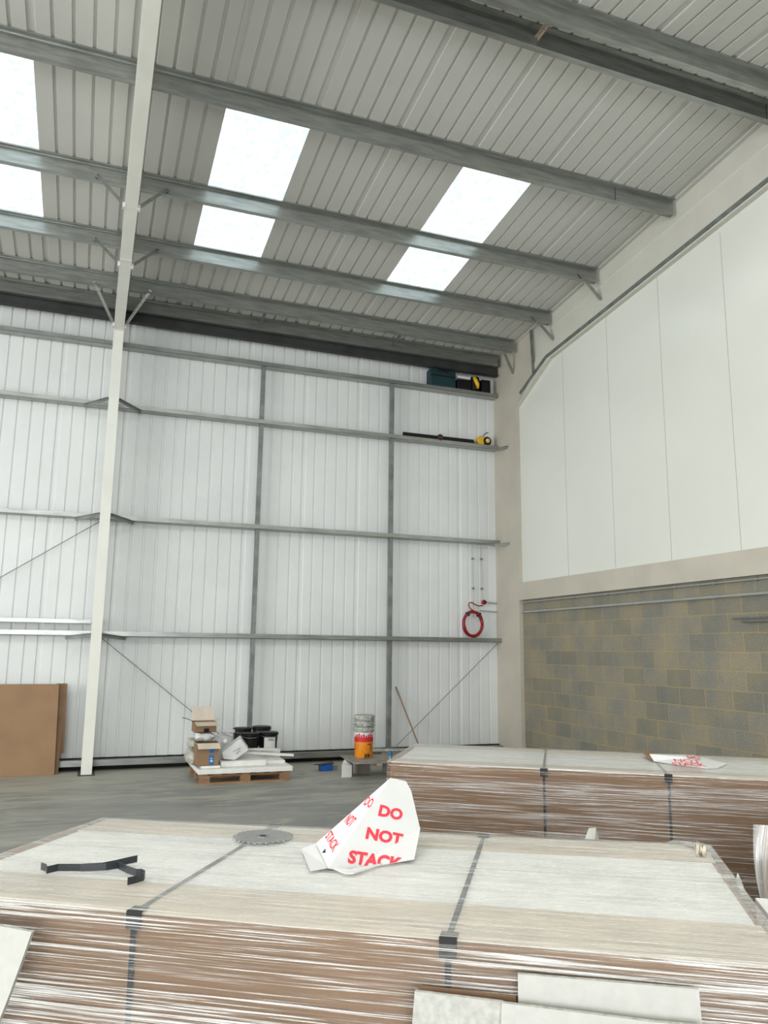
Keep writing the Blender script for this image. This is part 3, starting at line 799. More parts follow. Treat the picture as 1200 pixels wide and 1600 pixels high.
quadpoly(b, P); b.build('cut_hole', M['black'], co)

# saw blade
sb = thing('saw_blade', 'thin grey circular saw blade lying flat on the foreground stack', 'saw blade', (0.765,3.47,ZT+0.008))
b = MB(); R0 = 0.128; nt_ = 30; ring = []
for k in range(nt_):
    a = 2*math.pi*k/nt_; d = 2*math.pi/nt_
    for da, rr in ((0, R0), (0.42*d, R0-0.003), (0.50*d, R0-0.012), (0.72*d, R0-0.013), (0.85*d, R0-0.004)):
        ring.append((rr*math.cos(a+da), rr*math.sin(a+da)))
n_ = len(ring); hole = [(0.015*math.cos(2*math.pi*k/n_), 0.015*math.sin(2*math.pi*k/n_)) for k in range(n_)]
cx, cy = 0.765, 3.465; z0, z1 = ZT+0.0065, ZT+0.0095
vs = [(cx+x, cy+y, z1) for x, y in ring]+[(cx+x, cy+y, z1) for x, y in hole]+[(cx+x, cy+y, z0) for x, y in ring]+[(cx+x, cy+y, z0) for x, y in hole]
fs = []
for k in range(n_):
    j = (k+1)%n_
    fs += [(k, j, n_+j, n_+k), (2*n_+k, 3*n_+k, 3*n_+j, 2*n_+j), (k, 2*n_+k, 2*n_+j, j), (n_+k, n_+j, 3*n_+j, 3*n_+k)]
b.add(vs, fs); disc = b.build('toothed_disc', M['blade'], sb)
b = MB(); b.lathe([(0.028,0),(0.028,0.0012)], (cx,cy,z1), 24); b.lathe([(0.0155,0.0013),(0.0155,0.0016)], (cx,cy,z1), 20); b.build('hub_ring', M['galv'], disc)
b = MB(); b.lathe([(0.0145,0.0),(0.0145,0.002)], (cx,cy,z1), 20); b.build('arbor_hole', M['ink'], disc)

# loose bit of black strap
def ribbon(path, w, name, mat, parent=None):
    b = MB(); vs = []
    for p in path: vs += [tuple(p), (p[0], p[1], p[2]+w)]
    b.add(vs, [(2*i, 2*i+1, 2*i+3, 2*i+2) for i in range(len(path)-1)])
    o = b.build(name, M[mat], parent); so = o.modifiers.new('thick','SOLIDIFY'); so.thickness = 0.003; so.offset = 0
    return o
def P2(x, y, dz=0.006): p = at(x, y, 2, ZT+dz); return (p.x, p.y, p.z)
t = thing('loose_strap', 'loose piece of black packing strap standing on edge on the foreground stack', 'strap', P2(150,1358))
ribbon([P2(64,1359), P2(71,1361), P2(73,1365), P2(90,1361), P2(125,1361), P2(160,1359), P2(180,1355), P2(200,1350), P2(214,1347)], 0.024, 'strap_length', 'strap', t)
ribbon([P2(126,1361.5), P2(165,1360), P2(184,1357), P2(198,1364), P2(212,1369), P2(221,1369), P2(226,1372), P2(224,1376), P2(212,1380), P2(199,1383)], 0.024, 'strap_tail', 'strap', t)
# pebble-like lump of expanded foam
t_ = at(1097,1338,2,ZT)
b = MB()
b.lathe([(0.004,0),(0.013,0.004),(0.016,0.010),(0.010,0.019),(0.003,0.021)], (t_.x+0.006,t_.y,ZT+0.006), 12, jitter=0.25)
b.lathe([(0.004,0),(0.009,0.005),(0.010,0.015),(0.006,0.026),(0.002,0.028)], (t_.x-0.012,t_.y+0.008,ZT+0.006), 10, jitter=0.3)
tag(center_origin(b.build('foam_lump', M['kraft_light'], smooth=True)), 'small tan crumpled lump near the right end of the foreground stack', 'foam lump')
# crumpled film tuft at the back right corner and one at the right side (parts of the near stack)
def crumple(pts, name, parent, mat='film_bag'):
    me = bpy.data.meshes.new(name); fs = [(0,i,i+1) for i in range(1,len(pts)-1)]
    me.from_pydata([tuple(p) for p in pts], [], fs); ul = me.uv_layers.new(name='UVMap')
    for lp in me.loops:
        c = me.vertices[lp.vertex_index].co; ul.data[lp.index].uv = (c.x*2+c.z*3, c.y*2+c.z*5)
    me.materials.append(M[mat]); o = bpy.data.objects.new(name, me); COL.objects.link(o); o.parent = parent; o.matrix_parent_inverse = parent.matrix_basis.inverted()
    so = o.modifiers.new('thick','SOLIDIFY'); so.thickness = 0.0015
    return o
crumple([at(1080,1322,1,2.75), at(1040,1317,1,2.95), at(1052,1313,1,2.93), at(1075,1315,1,2.84), at(1098,1318,1,2.78), at(1108,1322,1,2.74), at(1112,1330,1,2.68)], 'film_tuft', near)
crumple([at(1150,1375,1,2.33), at(1153,1364,1,2.33), at(1158,1375,1,2.3), at(1166,1398,1,2.26), at(1158,1398,1,2.22)], 'film_tuft', near)
# paper fin sticking up behind the near stack
b = MB(); p = [at(911,1318,1,3.34), at(920,1294,1,3.36), at(931,1293,1,3.36), at(938,1318,1,3.34), at(929,1318,1,3.28)]
b.add(p, [(0,1,4),(1,2,4),(2,3,4),(0,4,3),(0,3,2,1)])
b.v = [tuple(v) for v in b.v]
tag(center_origin(b.build('card_cone_tip', M['plaster'])), 'small pale cone tip poking up behind the foreground stack', 'cone')
for o in (bpy.data.objects['card_cone_tip'],):
    o.data.transform(Matrix.Identity(4))

# flattened cone on the far stack
fc = thing('warning_cone', 'crushed white card cone with red lettering lying flat on the stack behind', 'warning cone', (4.4,5.0,ZT))
b = MB()
zt = ZT+0.008
pts = [at(1015,1178,2,zt+0.05), at(1060,1179,2,zt+0.02), at(1085,1180,2,zt+0.02), at(1136,1193,2,zt), at(1122,1199,2,zt), at(1106,1200,2,zt), at(1022,1189,2,zt+0.005)]
top = [Vector(p) for p in pts]; mid = sum(top, Vector((0,0,0)))/len(top)+Vector((0,0,0.02))
b.add(top+[mid], [(i,(i+1)%7,7) for i in range(7)]); o = b.build('card_shell', M['paper_white'], fc); so = o.modifiers.new('thick','SOLIDIFY'); so.thickness = 0.006; so.offset = -1
b = MB(); quadpoly(b, [at(1003,1174,2,zt+0.03), at(1022,1176,2,zt+0.03), at(1022,1190,2,zt), at(1014,1187,2,zt)]); o = b.build('torn_flap', M['kraft_dark'], fc); so = o.modifiers.new('thick','SOLIDIFY'); so.thickness = 0.004
def flat_on(x, y): return at(x, y, 2, zt+0.034)
for body, a_, c_, up in (('DO', (1075,1184.5), (1096,1185.5), (-3,-4)), ('NOT', (1055,1191), (1097,1193), (-4,-5)), ('STACK', (1050,1197.5), (1112,1200), (-4,-5))):
    if body == 'STACK': a_, c_ = (1052,1196.5), (1105,1198.5)
    word(body, a_, c_, up, flat_on, Vector((0,0,1)), fc, 0, 0.02)

# ================================================================== BOARDS LEANING ON THE NEAR STACK
u_f = Vector((0.845,-0.535,0)); n_f = Vector((-0.535,-0.845,0))      # out of the front face, toward the camera
P0f = Vector((0.248,2.626,ZT))
def lean(pix, off, th, name, mat, label, cat='board', edge='core', group=None):
    base = P0f+n_f*off
    pts = [on_plane(x, y, base, n_f) for x, y in pix]
    t = thing(name, label, cat, tuple(min(pts, key=lambda p: p.z)), group)
    b = MB(); b.prism(pts, -n_f*th); b.build('core', M[edge], t)
    b = MB(); b.prism([p+n_f*0.0012 for p in pts], -n_f*0.001); b.build('face_paper', M[mat], t)
    return t
lean([(809,1522),(1092,1546),(1106,1700),(812,1690)], 0.045, 0.0125, 'plasterboard_offcut', 'plaster', 'plain white plasterboard offcut, tallest at the right, leaning on the foreground stack')
lean([(648,1549),(786,1566),(784,1720),(636,1700)], 0.075, 0.0125, 'plasterboard_offcut', 'plaster_spot', 'mottled grey white plasterboard offcut leaning at the lower middle of the picture')
lean([(784,1567),(1022,1597),(1100,1604),(1110,1740),(778,1720)], 0.090, 0.0125, 'plasterboard_offcut', 'plaster', 'lowest white plasterboard offcut in front of the taller one')
lean([(655,1541),(806,1557),(806,1700),(655,1700)], 0.030, 0.008, 'dark_slot', 'kraft_dark', 'dark slot just behind the leaning plasterboard offcuts, its shade put in as a brown sheet', edge='kraft_dark')  # brown sheet added for the shaded slot behind the offcuts
lean([(-60,1426),(0,1447),(50,1456),(34,1502),(14,1556),(0,1592),(-60,1740)], 0.14, 0.0125, 'plasterboard_offcut', 'plaster', 'white plasterboard offcut with a ragged edge at the lower left corner')

# third wrapped stack at the right edge of the picture
q3 = [Vector((3.06,3.22)), Vector((3.9,2.7)), Vector((3.4,2.0)), Vector((2.62,2.6))]
t3 = thing('wrapped_bundle', 'plastic wrapped bundle at the right edge beside the foreground stack', 'bundle', (3.2,2.7,0))
zz3 = 0.93
pw = [at(1178,1290,1,2.62), at(1172,1337,1,2.60), at(1180,1400,1,2.52), at(1206,1440,1,2.40)]
b = MB()
bb = [Vector((2.97,2.72,0)), Vector((3.57,2.32,0)), Vector((3.97,2.96,0)), Vector((3.37,3.36,0))]
b.hexa(bb, [v+Vector((0,0,0.86)) for v in bb]); b.build('cardboard_body', M['kraft'], t3, bevel=0.01)
# hanging film
vs = []; uvs = []; nI, nJ = 16, 22
ptop0 = at(1177,1288,1,2.72); ptop1 = ptop0+Vector((0.75,-0.42,-0.005))
for i in range(nI+1):
    for j in range(nJ+1):
        s = i/nI; z = j/nJ
        base = ptop0.lerp(ptop1, s)
        dz = 0.9*z
        inward = 0.010*math.sin(5*s+7*z)+0.005*math.sin(11*s-5*z)
        w_ = Vector((-0.02*math.sin(z*9)-0.0, -0.05*z, 0))
        vs.append(tuple(base+Vector((0,0,-dz))+w_+Vector((-0.5,-0.85,0))*inward)); uvs.append((z*0.5+s*0.2, s*0.18+z*0.02))
fs = [(i*(nJ+1)+j,(i+1)*(nJ+1)+j,(i+1)*(nJ+1)+j+1,i*(nJ+1)+j+1) for i in range(nI) for j in range(nJ)]
me = bpy.data.meshes.new('hanging_film'); me.from_pydata(vs, [], fs); ul = me.uv_layers.new(name='UVMap')
for lp in me.loops: ul.data[lp.index].uv = uvs[lp.vertex_index]
me.materials.append(M['film_bag'])
for p in me.polygons: p.use_smooth = True
o = bpy.data.objects.new('hanging_film', me); COL.objects.link(o); o.parent = t3; o.matrix_parent_inverse = t3.matrix_basis.inverted()
# white strip between the stacks
a_ = at(1180,1403,2,0.86); c_ = at(1215,1447,2,0.86)
b = MB(); b.prism([a_, a_+Vector((0.04,-0.02,0)), c_+Vector((0.04,-0.02,0)), c_], (0,0,-0.86))
tag(center_origin(b.build('board_edge', M['white_board'])), 'narrow white board edge standing between the stack and the right bundle', 'board')

# ================================================================== THINGS ON THE RAILS
zr = RZ[0]+0.072
t = thing('toolbox', 'dark teal tool case standing on the highest wall rail', 'tool case', (5.95,12.9,zr))
b = MB(); b.hexa([(5.69,12.83,zr),(6.22,12.83,zr),(6.22,13.02,zr),(5.69,13.02,zr)], [(5.69,12.83,7.02),(6.22,12.83,7.02),(6.22,13.02,7.02),(5.69,13.02,7.02)]); b.build('case', M['teal'], t, bevel=0.02)
b = MB(); b.box(5.70,6.21,12.822,12.83,zr+0.19,zr+0.21); b.build('lid_seam', M['black'], t)
b = MB(); b.tube([(5.86,12.81,zr+0.27),(5.88,12.79,zr+0.30),(6.02,12.79,zr+0.30),(6.04,12.81,zr+0.27)],0.012,8); b.build('handle', M['black'], t)
t = thing('power_tool', 'black power tool with a yellow grip on the highest wall rail beside the tool case', 'power tool', (6.6,12.9,zr))
b = MB(); b.box(6.25,6.56,12.84,13.02,zr,zr+0.20); b.build('battery_housing', M['black'], t, bevel=0.03)
b = MB(); b.box(6.27,6.55,12.86,12.92,zr+0.225,zr+0.27); b.build('label_strip', M['white_tub'], t, bevel=0.008)
b = MB(); b.lathe([(0.06,0),(0.10,0.03),(0.11,0.2),(0.09,0.29),(0.05,0.31)], (6.66,12.93,zr), 18); b.build('motor', M['black'], t, smooth='auto')
b = MB(); b.tube([(6.60,12.82,zr+0.27),(6.62,12.80,zr+0.2),(6.66,12.80,zr+0.12),(6.68,12.82,zr+0.05)],[0.03,0.04,0.04,0.02],10); b.build('grip', M['yellow'], t, smooth=True)
b = MB(); b.box(6.78,6.97,12.85,13.02,zr,zr+0.26)
tag(center_origin(b.build('black_case', M['black'], bevel=0.02)), 'small black case at the far right end of the highest wall rail', 'case')
zr = RZ[1]+0.072
t = thing('spirit_level', 'long black spirit level lying on the second highest wall rail', 'spirit level', (5.9,12.87,zr))
b = MB(); b.hexa([(5.16,12.85,zr),(6.62,12.85,zr),(6.62,12.88,zr),(5.16,12.88,zr)],[(5.16,12.85,zr+0.07),(6.59,12.85,zr+0.075),(6.59,12.88,zr+0.075),(5.16,12.88,zr+0.07)]); b.build('beam', M['black'], t)
b = MB(); b.lathe([(0.06,0),(0.06,0.012)], (5.90,12.849,zr+0.045), 20, axis=(0,-1,0)); vsr = b.build('vial_surround', M['rubber'], t)
b = MB(); b.box(5.86,5.94,12.834,12.837,zr+0.035,zr+0.055); b.build('vial', M['red_hose'], vsr)
t = thing('tape_reel', 'yellow and black cable reel at the right end of the second highest wall rail', 'reel', (6.85,12.9,zr))
b = MB(); b.lathe([(0.07,0),(0.09,0.02),(0.09,0.09),(0.07,0.11)], (6.78,12.99,zr+0.09), 20, axis=(0,-1,0)); b.build('drum', M['yellow'], t, smooth='auto')
b = MB(); b.lathe([(0.05,0),(0.085,0.01),(0.085,0.05),(0.05,0.06)], (6.90,12.93,zr+0.088), 20, axis=(0,-1,0)); b.build('side_drum', M['black'], t, smooth='auto')
b = MB(); b.lathe([(0.045,0),(0.045,0.012)], (6.90,12.868,zr+0.09), 16, axis=(0,-1,0)); b.build('hub', M['yellow'], t)
b = MB(); b.lathe([(0.022,0),(0.022,0.012)], (6.885,12.856,zr+0.095), 12, axis=(0,-1,0)); b.build('button', M['paper_white'], t)
b = MB(); b.tube([(6.80,12.87,zr+0.17),(6.84,12.86,zr+0.22),(6.91,12.86,zr+0.255)],0.008,8); b.build('handle', M['black'], t)
# hose coil on the lower rail
zr = RZ[3]+0.072
t = thing('hose_coil', 'red rubber hose coil standing on the lower wall rail', 'hose', (6.57,12.92,zr))
path = []; turns = 7; cz = zr+0.255
for i in range(turns*48+1):
    a = 2*math.pi*i/48; k = i/48
    rr = 0.175+0.012*(k%3)+0.004*math.sin(3*a+k); squash = 1.0
    path.append((6.58+rr*math.cos(a), 12.88+0.018*(k%4)+0.004*math.sin(5*a), max(cz+1.13*rr*math.sin(a), zr+0.014)))
b = MB(); b.tube(path, 0.0125, 8); b.build('coil', M['red_hose'], t, smooth=True)
b = MB(); b.tube([(6.60,12.90,cz+0.22),(6.53,12.91,cz+0.27),(6.50,12.93,cz+0.33),(6.52,12.94,cz+0.375),(6.57,12.94,cz+0.385),(6.64,12.95,cz+0.35),(6.72,12.95,cz+0.325),(6.80,12.95,cz+0.335)], 0.011, 8); b.build('hose_end', M['red_hose'], t, smooth=True)
for a in (0.9, 2.2):
    b = MB(); c = Vector((6.58+0.187*math.cos(a), 12.91, cz+1.13*0.187*math.sin(a)))
    b.obar(c-Vector((math.cos(a),0,math.sin(a)))*0.035, c+Vector((math.cos(a),0,math.sin(a)))*0.035, 0.03, 0.09, (0,1,0)); b.build('tie', M['rubber'], t)

# ================================================================== PALLET BY THE BACK WALL
PX0, PX1, PY0, PY1 = 1.58, 2.82, 11.17, 12.30
t = thing('wooden_pallet', 'red brown wooden pallet loaded with boards, boxes and buckets by the back wall', 'pallet', (2.2,11.7,0))
for i in range(3):
    for j in range(3):
        x = PX0+0.07+(PX1-PX0-0.14)*i/2; y = PY0+0.06+(PY1-PY0-0.12)*j/2
        b = MB(); b.box(x-0.065,x+0.065,y-0.05,y+0.05,0.022,0.10); b.build('block', M['wood'], t)
for j in range(3):
    y = PY0+0.06+(PY1-PY0-0.12)*j/2
    b = MB(); b.box(PX0,PX1,y-0.05,y+0.05,0,0.022); b.build('bottom_board', M['wood'], t)
    b = MB(); b.box(PX0,PX1,y-0.05,y+0.05,0.10,0.118); b.build('stringer_board', M['wood'], t)
for i in range(7):
    x = PX0+0.05+(PX1-PX0-0.1)*i/6
    b = MB(); b.box(x-0.05,x+0.05,PY0,PY1,0.118,0.134); b.build('deck_board', M['wood'], t)
def slab(x0,x1,y0,y1,z0,z1,label,mat='white_board',rot=0.0,bev=0.008,name='foam_board',cat='board'):
    b = MB(); b.box(x0,x1,y0,y1,z0,z1); o = b.build(name, M[mat], None, bevel=bev); center_origin(o)
    o.rotation_euler.z = rot
    return tag(o, label, cat)
slab(1.55,2.85,11.14,12.30,0.135,0.20,'wide white board lying directly on the wooden pallet')
slab(1.86,2.50,11.30,11.75,0.201,0.275,'thick off white slab on the pallet board below the tilted white tub', rot=0.04)
slab(1.60,1.855,11.22,11.62,0.201,0.235,'small pale slab on the pallet under the lower cardboard box')
slab(2.52,2.80,11.40,11.95,0.201,0.25,'pale slab at the right side of the pallet below the white batten')
slab(2.28,2.86,11.97,12.28,0.201,0.34,'stack of pale boards on the pallet under the black buckets')
b = MB(); b.obar((2.28,11.80,0.325),(2.98,11.62,0.285),0.06,0.03); tag(center_origin(b.build('foam_batten', M['white_board'])), 'thin white batten sticking out past the right side of the pallet', 'batten')
b = MB(); b.obar((2.32,11.93,0.355),(2.78,11.85,0.345),0.05,0.03); tag(center_origin(b.build('foam_batten', M['white_board'])), 'shorter pale batten just behind the one sticking out of the pallet', 'batten')
# crumpled sacks at left
def blob(c, r, label, name='plastic_sack', mat='sack', seed=0, sx=(1,1,1)):
    rnd = random.Random(seed); bm = bmesh.new(); bmesh.ops.create_icosphere(bm, subdivisions=4, radius=1)
    for v in bm.verts:
        n_ = v.co.normalized()
        k = 1+0.10*math.sin(7*n_.x+5*n_.z+seed)+0.07*math.sin(13*n_.y+9*n_.x+seed*2)+0.05*math.sin(21*n_.z-11*n_.y)
        v.co = Vector((n_.x*r*sx[0]*k, n_.y*r*sx[1]*k, n_.z*r*sx[2]*k))
        sq = lambda a, m: max(-m, min(m, a))
        v.co.x = sq(v.co.x, r*sx[0]*0.85); v.co.y = sq(v.co.y, r*sx[1]*0.85); v.co.z = sq(v.co.z, r*sx[2]*0.85)
    me = bpy.data.meshes.new(name); bm.to_mesh(me); bm.free(); me.materials.append(M[mat])
    for p in me.polygons: p.use_smooth = True
    o = bpy.data.objects.new(name, me); COL.objects.link(o); o.location = c; tag(o, label, 'sack'); return o
blob((1.56,11.75,0.305), 0.12, 'lowest crumpled grey white sack at the left end of the pallet', seed=1, sx=(1.1,2.2,1.0))
blob((1.58,11.77,0.475), 0.11, 'middle crumpled grey white sack at the left end of the pallet', seed=2, sx=(1.1,2.0,0.8))
blob((1.67,11.88,0.61), 0.10, 'upper crumpled grey white sack behind the cardboard boxes', seed=3, sx=(1.2,1.8,0.7))
blob((1.98,12.05,0.375), 0.20, 'bulky white sack on the pallet between the boxes and the black buckets', seed=4, sx=(0.95,0.9,1.05), mat='white_tub')
blob((2.08,12.05,0.60), 0.09, 'small white bag lying on top of the bulky white sack', seed=6, sx=(1.3,0.8,0.35), mat='white_tub')
# cardboard boxes
def carton(x0, x1, y0, y1, z0, z1, label, flaps, rot=0.0, blue=False, inner=None):
    c = ((x0+x1)/2, (y0+y1)/2, z0)
    t = thing('cardboard_box', label, 'box', c)
    w, d, h, k = (x1-x0)/2, (y1-y0)/2, z1-z0, 0.004
    b = MB()
    for (a0,a1,b0,b1) in ((-w,w,-d,-d+k),(-w,w,d-k,d),(-w,-w+k,-d+k,d-k),(w-k,w,-d+k,d-k)):
        b.box(c[0]+a0,c[0]+a1,c[1]+b0,c[1]+b1,z0,z1)
    b.box(c[0]-w,c[0]+w,c[1]-d,c[1]+d,z0,z0+k); b.build('carton_body', M['kraft'], t)
    for side, ang, ln in flaps:
        b = MB(); s_, c_ = math.sin(ang)*ln, math.cos(ang)*ln
        if side == 'F': P = [(c[0]-w,c[1]-d,z1),(c[0]+w,c[1]-d,z1),(c[0]+w+0.01,c[1]-d-c_,z1+s_),(c[0]-w+0.01,c[1]-d-c_,z1+s_)]
        if side == 'B': P = [(c[0]-w,c[1]+d,z1),(c[0]+w,c[1]+d,z1),(c[0]+w,c[1]+d+c_,z1+s_),(c[0]-w,c[1]+d+c_,z1+s_)]
        if side == 'L': P = [(c[0]-w,c[1]-d,z1),(c[0]-w,c[1]+d,z1),(c[0]-w-c_,c[1]+d,z1+s_),(c[0]-w-c_,c[1]-d,z1+s_)]
        if side == 'R': P = [(c[0]+w,c[1]-d,z1),(c[0]+w,c[1]+d,z1),(c[0]+w+c_,c[1]+d,z1+s_),(c[0]+w+c_,c[1]-d,z1+s_)]
        quadpoly(b, P); o = b.build('flap', M['kraft_light'], t); so = o.modifiers.new('thick','SOLIDIFY'); so.thickness = 0.004
    if blue:
        for (za, zb) in ((0.01, 0.14), (0.165, h-0.06)):
            b = MB(); b.box(c[0]+0.02,c[0]+0.085,c[1]-d-0.002,c[1]-d-0.0004,z0+za,z0+zb); bt = b.build('blue_tape', M['label_blue'], t)
        b = MB(); b.box(c[0]+0.035,c[0]+0.07,c[1]-d-0.003,c[1]-d-0.002,z0+0.05,z0+0.07); b.box(c[0]+0.04,c[0]+0.06,c[1]-d-0.003,c[1]-d-0.002,z0+0.085,z0+0.10); b.build('tape_mark', M['white_tub'], bt)
    else:
        b = MB(); b.box(c[0]-0.02,c[0]+0.05,c[1]-d-0.002,c[1]-d-0.0004,z0+0.0,z0+0.05); b.build('tape', M['black'], t)
    t.rotation_euler.z = rot
    return t
carton(1.53,1.83,11.24,11.54,0.236,0.53,'lower open cardboard box with blue tape on the pallet', [('F',-0.75,0.10),('L',0.5,0.12),('R',-1.2,0.08)], blue=True)
b = MB(); b.box(1.52,1.80,11.56,11.86,0.64,0.672)
blob((1.66,11.50,0.60), 0.10, 'white bag squashed between the two cardboard boxes', seed=9, sx=(1.55,1.3,0.62), mat='white_tub')
carton(1.50,1.80,11.36,11.66,0.665,0.80,'upper open cardboard box balanced on a white bag', [('F',-0.25,0.15),('B',1.35,0.19),('R',0.35,0.06)])
b = MB(); b.tube([(1.34,11.45,0.86),(1.42,11.46,0.84),(1.52,11.45,0.79),(1.56,11.44,0.78)], 0.005, 6); tag(center_origin(b.build('wire_offcut', M['ink'])), 'thin dark wire poking out left of the upper cardboard box', 'wire')
# tilted white tub
t = thing('white_tub', 'square white plastic tub lying tilted on the pallet beside the blue taped box', 'tub', (2.10,11.45,0.28))
b = MB()
fa = [at(346,1176,1,11.42), at(376,1154,1,11.46), at(389,1172,1,11.42), at(367,1188,1,11.36), at(349,1186,1,11.36)]
b.prism(fa, (0.04,0.26,0.02)); b.build('tub_body', M['white_tub'], t, bevel=0.012)
b = MB(); cen = sum(fa, Vector((0,0,0)))/5
for w_, dx, dz in ((0.10, 0.03, 0.035), (0.06, 0.05, 0.0)):
    b.obar(cen+Vector((dx-w_/2,-0.045,dz-0.02)), cen+Vector((dx+w_/2,-0.035,dz+0.02)), 0.004, 0.006)
b.build('faint_print', M['galv'], t)
b = MB(); b.lathe([(0.02,0),(0.03,0.01),(0.03,0.04),(0.022,0.045)], at(353,1160,1,11.50), 12, axis=(-0.4,-0.6,0.5)); b.build('cap', M['white_tub'], t, smooth='auto')
# black buckets
def bucket(c, r, h, label, group, body='black', lid='black', white_label=False):
    t = thing('bucket', label, 'bucket', c, group)
    b = MB(); b.lathe([(r*0.86,0),(r*0.96,h*0.85),(r*0.96,h*0.9)], c, 28); b.build('tub', M[body], t, smooth='auto')
    b = MB(); b.lathe([(r*0.99,h*0.86),(r*1.03,h*0.87),(r*1.03,h*0.95),(r*0.97,h*0.97),(r*0.95,h),(r*0.6,h)], c, 28); b.build('lid', M[lid], t, smooth='auto')
    pa_ = []
    for k in range(13):
        a = math.pi*k/12; pa_.append((c[0]+r*1.0*math.cos(a), c[1]-r*1.02*math.sin(a)*1.0, c[2]+h*0.86-0.13*h*math.sin(a)))
    b = MB(); b.tube(pa_, 0.003, 6); b.build('handle', M['galv'], t)
    if white_label:
        vs = []; 
        for k in range(11):
            a = math.radians(-62+70*k/10) - math.pi/2 + 0.45
            for z in (h*0.06, h*0.70): vs.append((c[0]+r*0.985*math.cos(a), c[1]+r*0.985*math.sin(a), c[2]+z))
        b = MB(); b.add(vs, [(2*i,2*i+2,2*i+3,2*i+1) for i in range(10)]); pl = b.build('paper_label', M['paper_white'], t)
        b = MB()
        for zf, w_ in ((0.60,5),(0.52,7)):
            vs = []
            for k in range(w_+1):
                a = math.radians(-40+6*k) - math.pi/2 + 0.45
                for z in (h*zf, h*(zf+0.035)): vs.append((c[0]+r*0.992*math.cos(a), c[1]+r*0.992*math.sin(a), c[2]+z))
            b.add(vs, [(2*i,2*i+2,2*i+3,2*i+1) for i in range(w_)])
        b.build('label_print', M['ink'], pl)
    return t
gz = 0.341
bucket((2.40,12.02,gz), 0.140, 0.235, 'front left black bucket on the pallet, no label', 'black buckets on the pallet')
bucket((2.69,12.06,gz), 0.148, 0.240, 'front right black bucket with a white paper label', 'black buckets on the pallet', white_label=True)
slab(2.15,2.75,12.32,12.62,0.0,0.34,'low pale block behind the pallet carrying the rear black buckets')
bucket((2.37,12.46,gz), 0.140, 0.270, 'rear left black bucket, only its lid showing above the front ones', 'black buckets on the pallet')
bucket((2.67,12.47,gz), 0.145, 0.285, 'rear right black bucket, only its lid showing above the labelled one', 'black buckets on the pallet')

# ================================================================== PLYWOOD, ORANGE BUCKET, PILE
t = thing('plywood_platform', 'dusty plywood sheet raised on blocks beside the bucket tower', 'platform', (4.1,11.3,0))
b = MB(); zp = 0.235
top = [at(532,1180,2,zp), at(553,1192,2,zp), at(611,1190,2,zp), Vector((4.75,11.62,zp))]
b.prism(top, (0,0,-0.02)); b.build('sheet', M['oldboard'], t)
b = MB(); b.box(3.92,4.10,11.42,11.62,0,0.214); b.box(4.35,4.50,11.35,11.58,0,0.214); b.build('block', M['oldboard'], t)
bc = at(568,1183,2,zp); bx, by = bc.x, bc.y
zb = zp
t = thing('orange_bucket', 'tall orange and red printed plaster bucket under a tower of crusted buckets', 'bucket', (bx,by,zb))
r = 0.137; h = 0.37
b = MB(); b.lathe([(r*0.93,0),(r*0.99,0.02),(r*1.02,h*0.62),(r*1.02,h*0.62)], (bx,by,zb), 32); ob = b.build('orange_body', M['orange'], t, smooth='auto')
b = MB(); b.lathe([(r*1.02,h*0.62),(r*1.03,h*0.80)], (bx,by,zb), 32); b.build('red_band', M['red'], t, smooth='auto')
b = MB(); b.lathe([(r*1.03,h*0.80),(r*1.04,h)], (bx,by,zb), 32); wb = b.build('white_band', M['white_tub'], t, smooth='auto')
def curved(vs2, fs, cx_, cy_, R_, z_, a0, par, mat, nm):     # letters laid round a bucket; vs2 in metres
    b = MB(); b.add([(cx_+R_*math.cos(a0+v[0]/R_), cy_+R_*math.sin(a0+v[0]/R_), z_+v[1]) for v in vs2], fs); return b.build(nm, M[mat], par)
face_a = math.atan2(-by, -bx)
vs_, fs_ = text_mesh('JOI', 0.062, 0.004)
curved([(v.x, v.y) for v in vs_], fs_, bx, by, r*1.035, zb+0.035, face_a+0.40, ob, 'ink', 'lettering')
b = MB()
# red triangle at left, dark frame at right, red flecks on the white band
curved([(-0.02,0),(0.07,0.085),(-0.02,0.17)], [(0,1,2)], bx, by, r*1.035, zb+0.09, face_a-1.05, ob, 'red', 'red_wedge')
curved([(0,0),(0.012,0),(0.012,0.10),(0,0.10),(-0.06,0.088),(0,0.088),(0,0.10),(-0.06,0.10)], [(0,1,2,3),(4,5,6,7)], bx, by, r*1.037, zb+0.105, face_a+0.80, ob, 'ink', 'printed_mark')
for k in range(9):
    a = face_a-1.0+k*0.25; hh = 0.03+0.035*((k*37)%5)/5
    curved([(-0.014,0),(0.014,0),(0.012,hh),(-0.012,hh)], [(0,1,2,3)], bx, by, r*1.047, zb+h*0.80, a, wb, 'red', 'red_fleck')
zz = zb+h
for k, (hh, wd) in enumerate(((0.075,'lowest'),(0.085,'middle'),(0.085,'topmost'))):
    t = thing('nested_bucket', '%s of the plaster crusted nested buckets on the orange bucket' % wd, 'bucket', (bx,by,zz), 'crusted buckets stacked on the orange bucket')
    b = MB(); b.lathe([(r*0.96,0.0),(r*1.14,0.006),(r*1.16,0.02),(r*1.06,0.028),(r*1.05,hh*0.55),(r*1.15,hh*0.62),(r*1.16,hh*0.88),(r*1.0,hh*0.98)], (bx+0.006*(k-1),by,zz), 30, jitter=0.03); b.build('rim', M['crust'], t)
    b = MB(); b.tube([(bx+r*1.17*math.cos(face_a+a), by+r*1.17*math.sin(face_a+a), zz+hh*0.45-0.02*math.cos(a)) for a in [i*0.25-1.4 for i in range(12)]], 0.004, 6); b.build('handle', M['galv_dull'], t)
    zz += hh
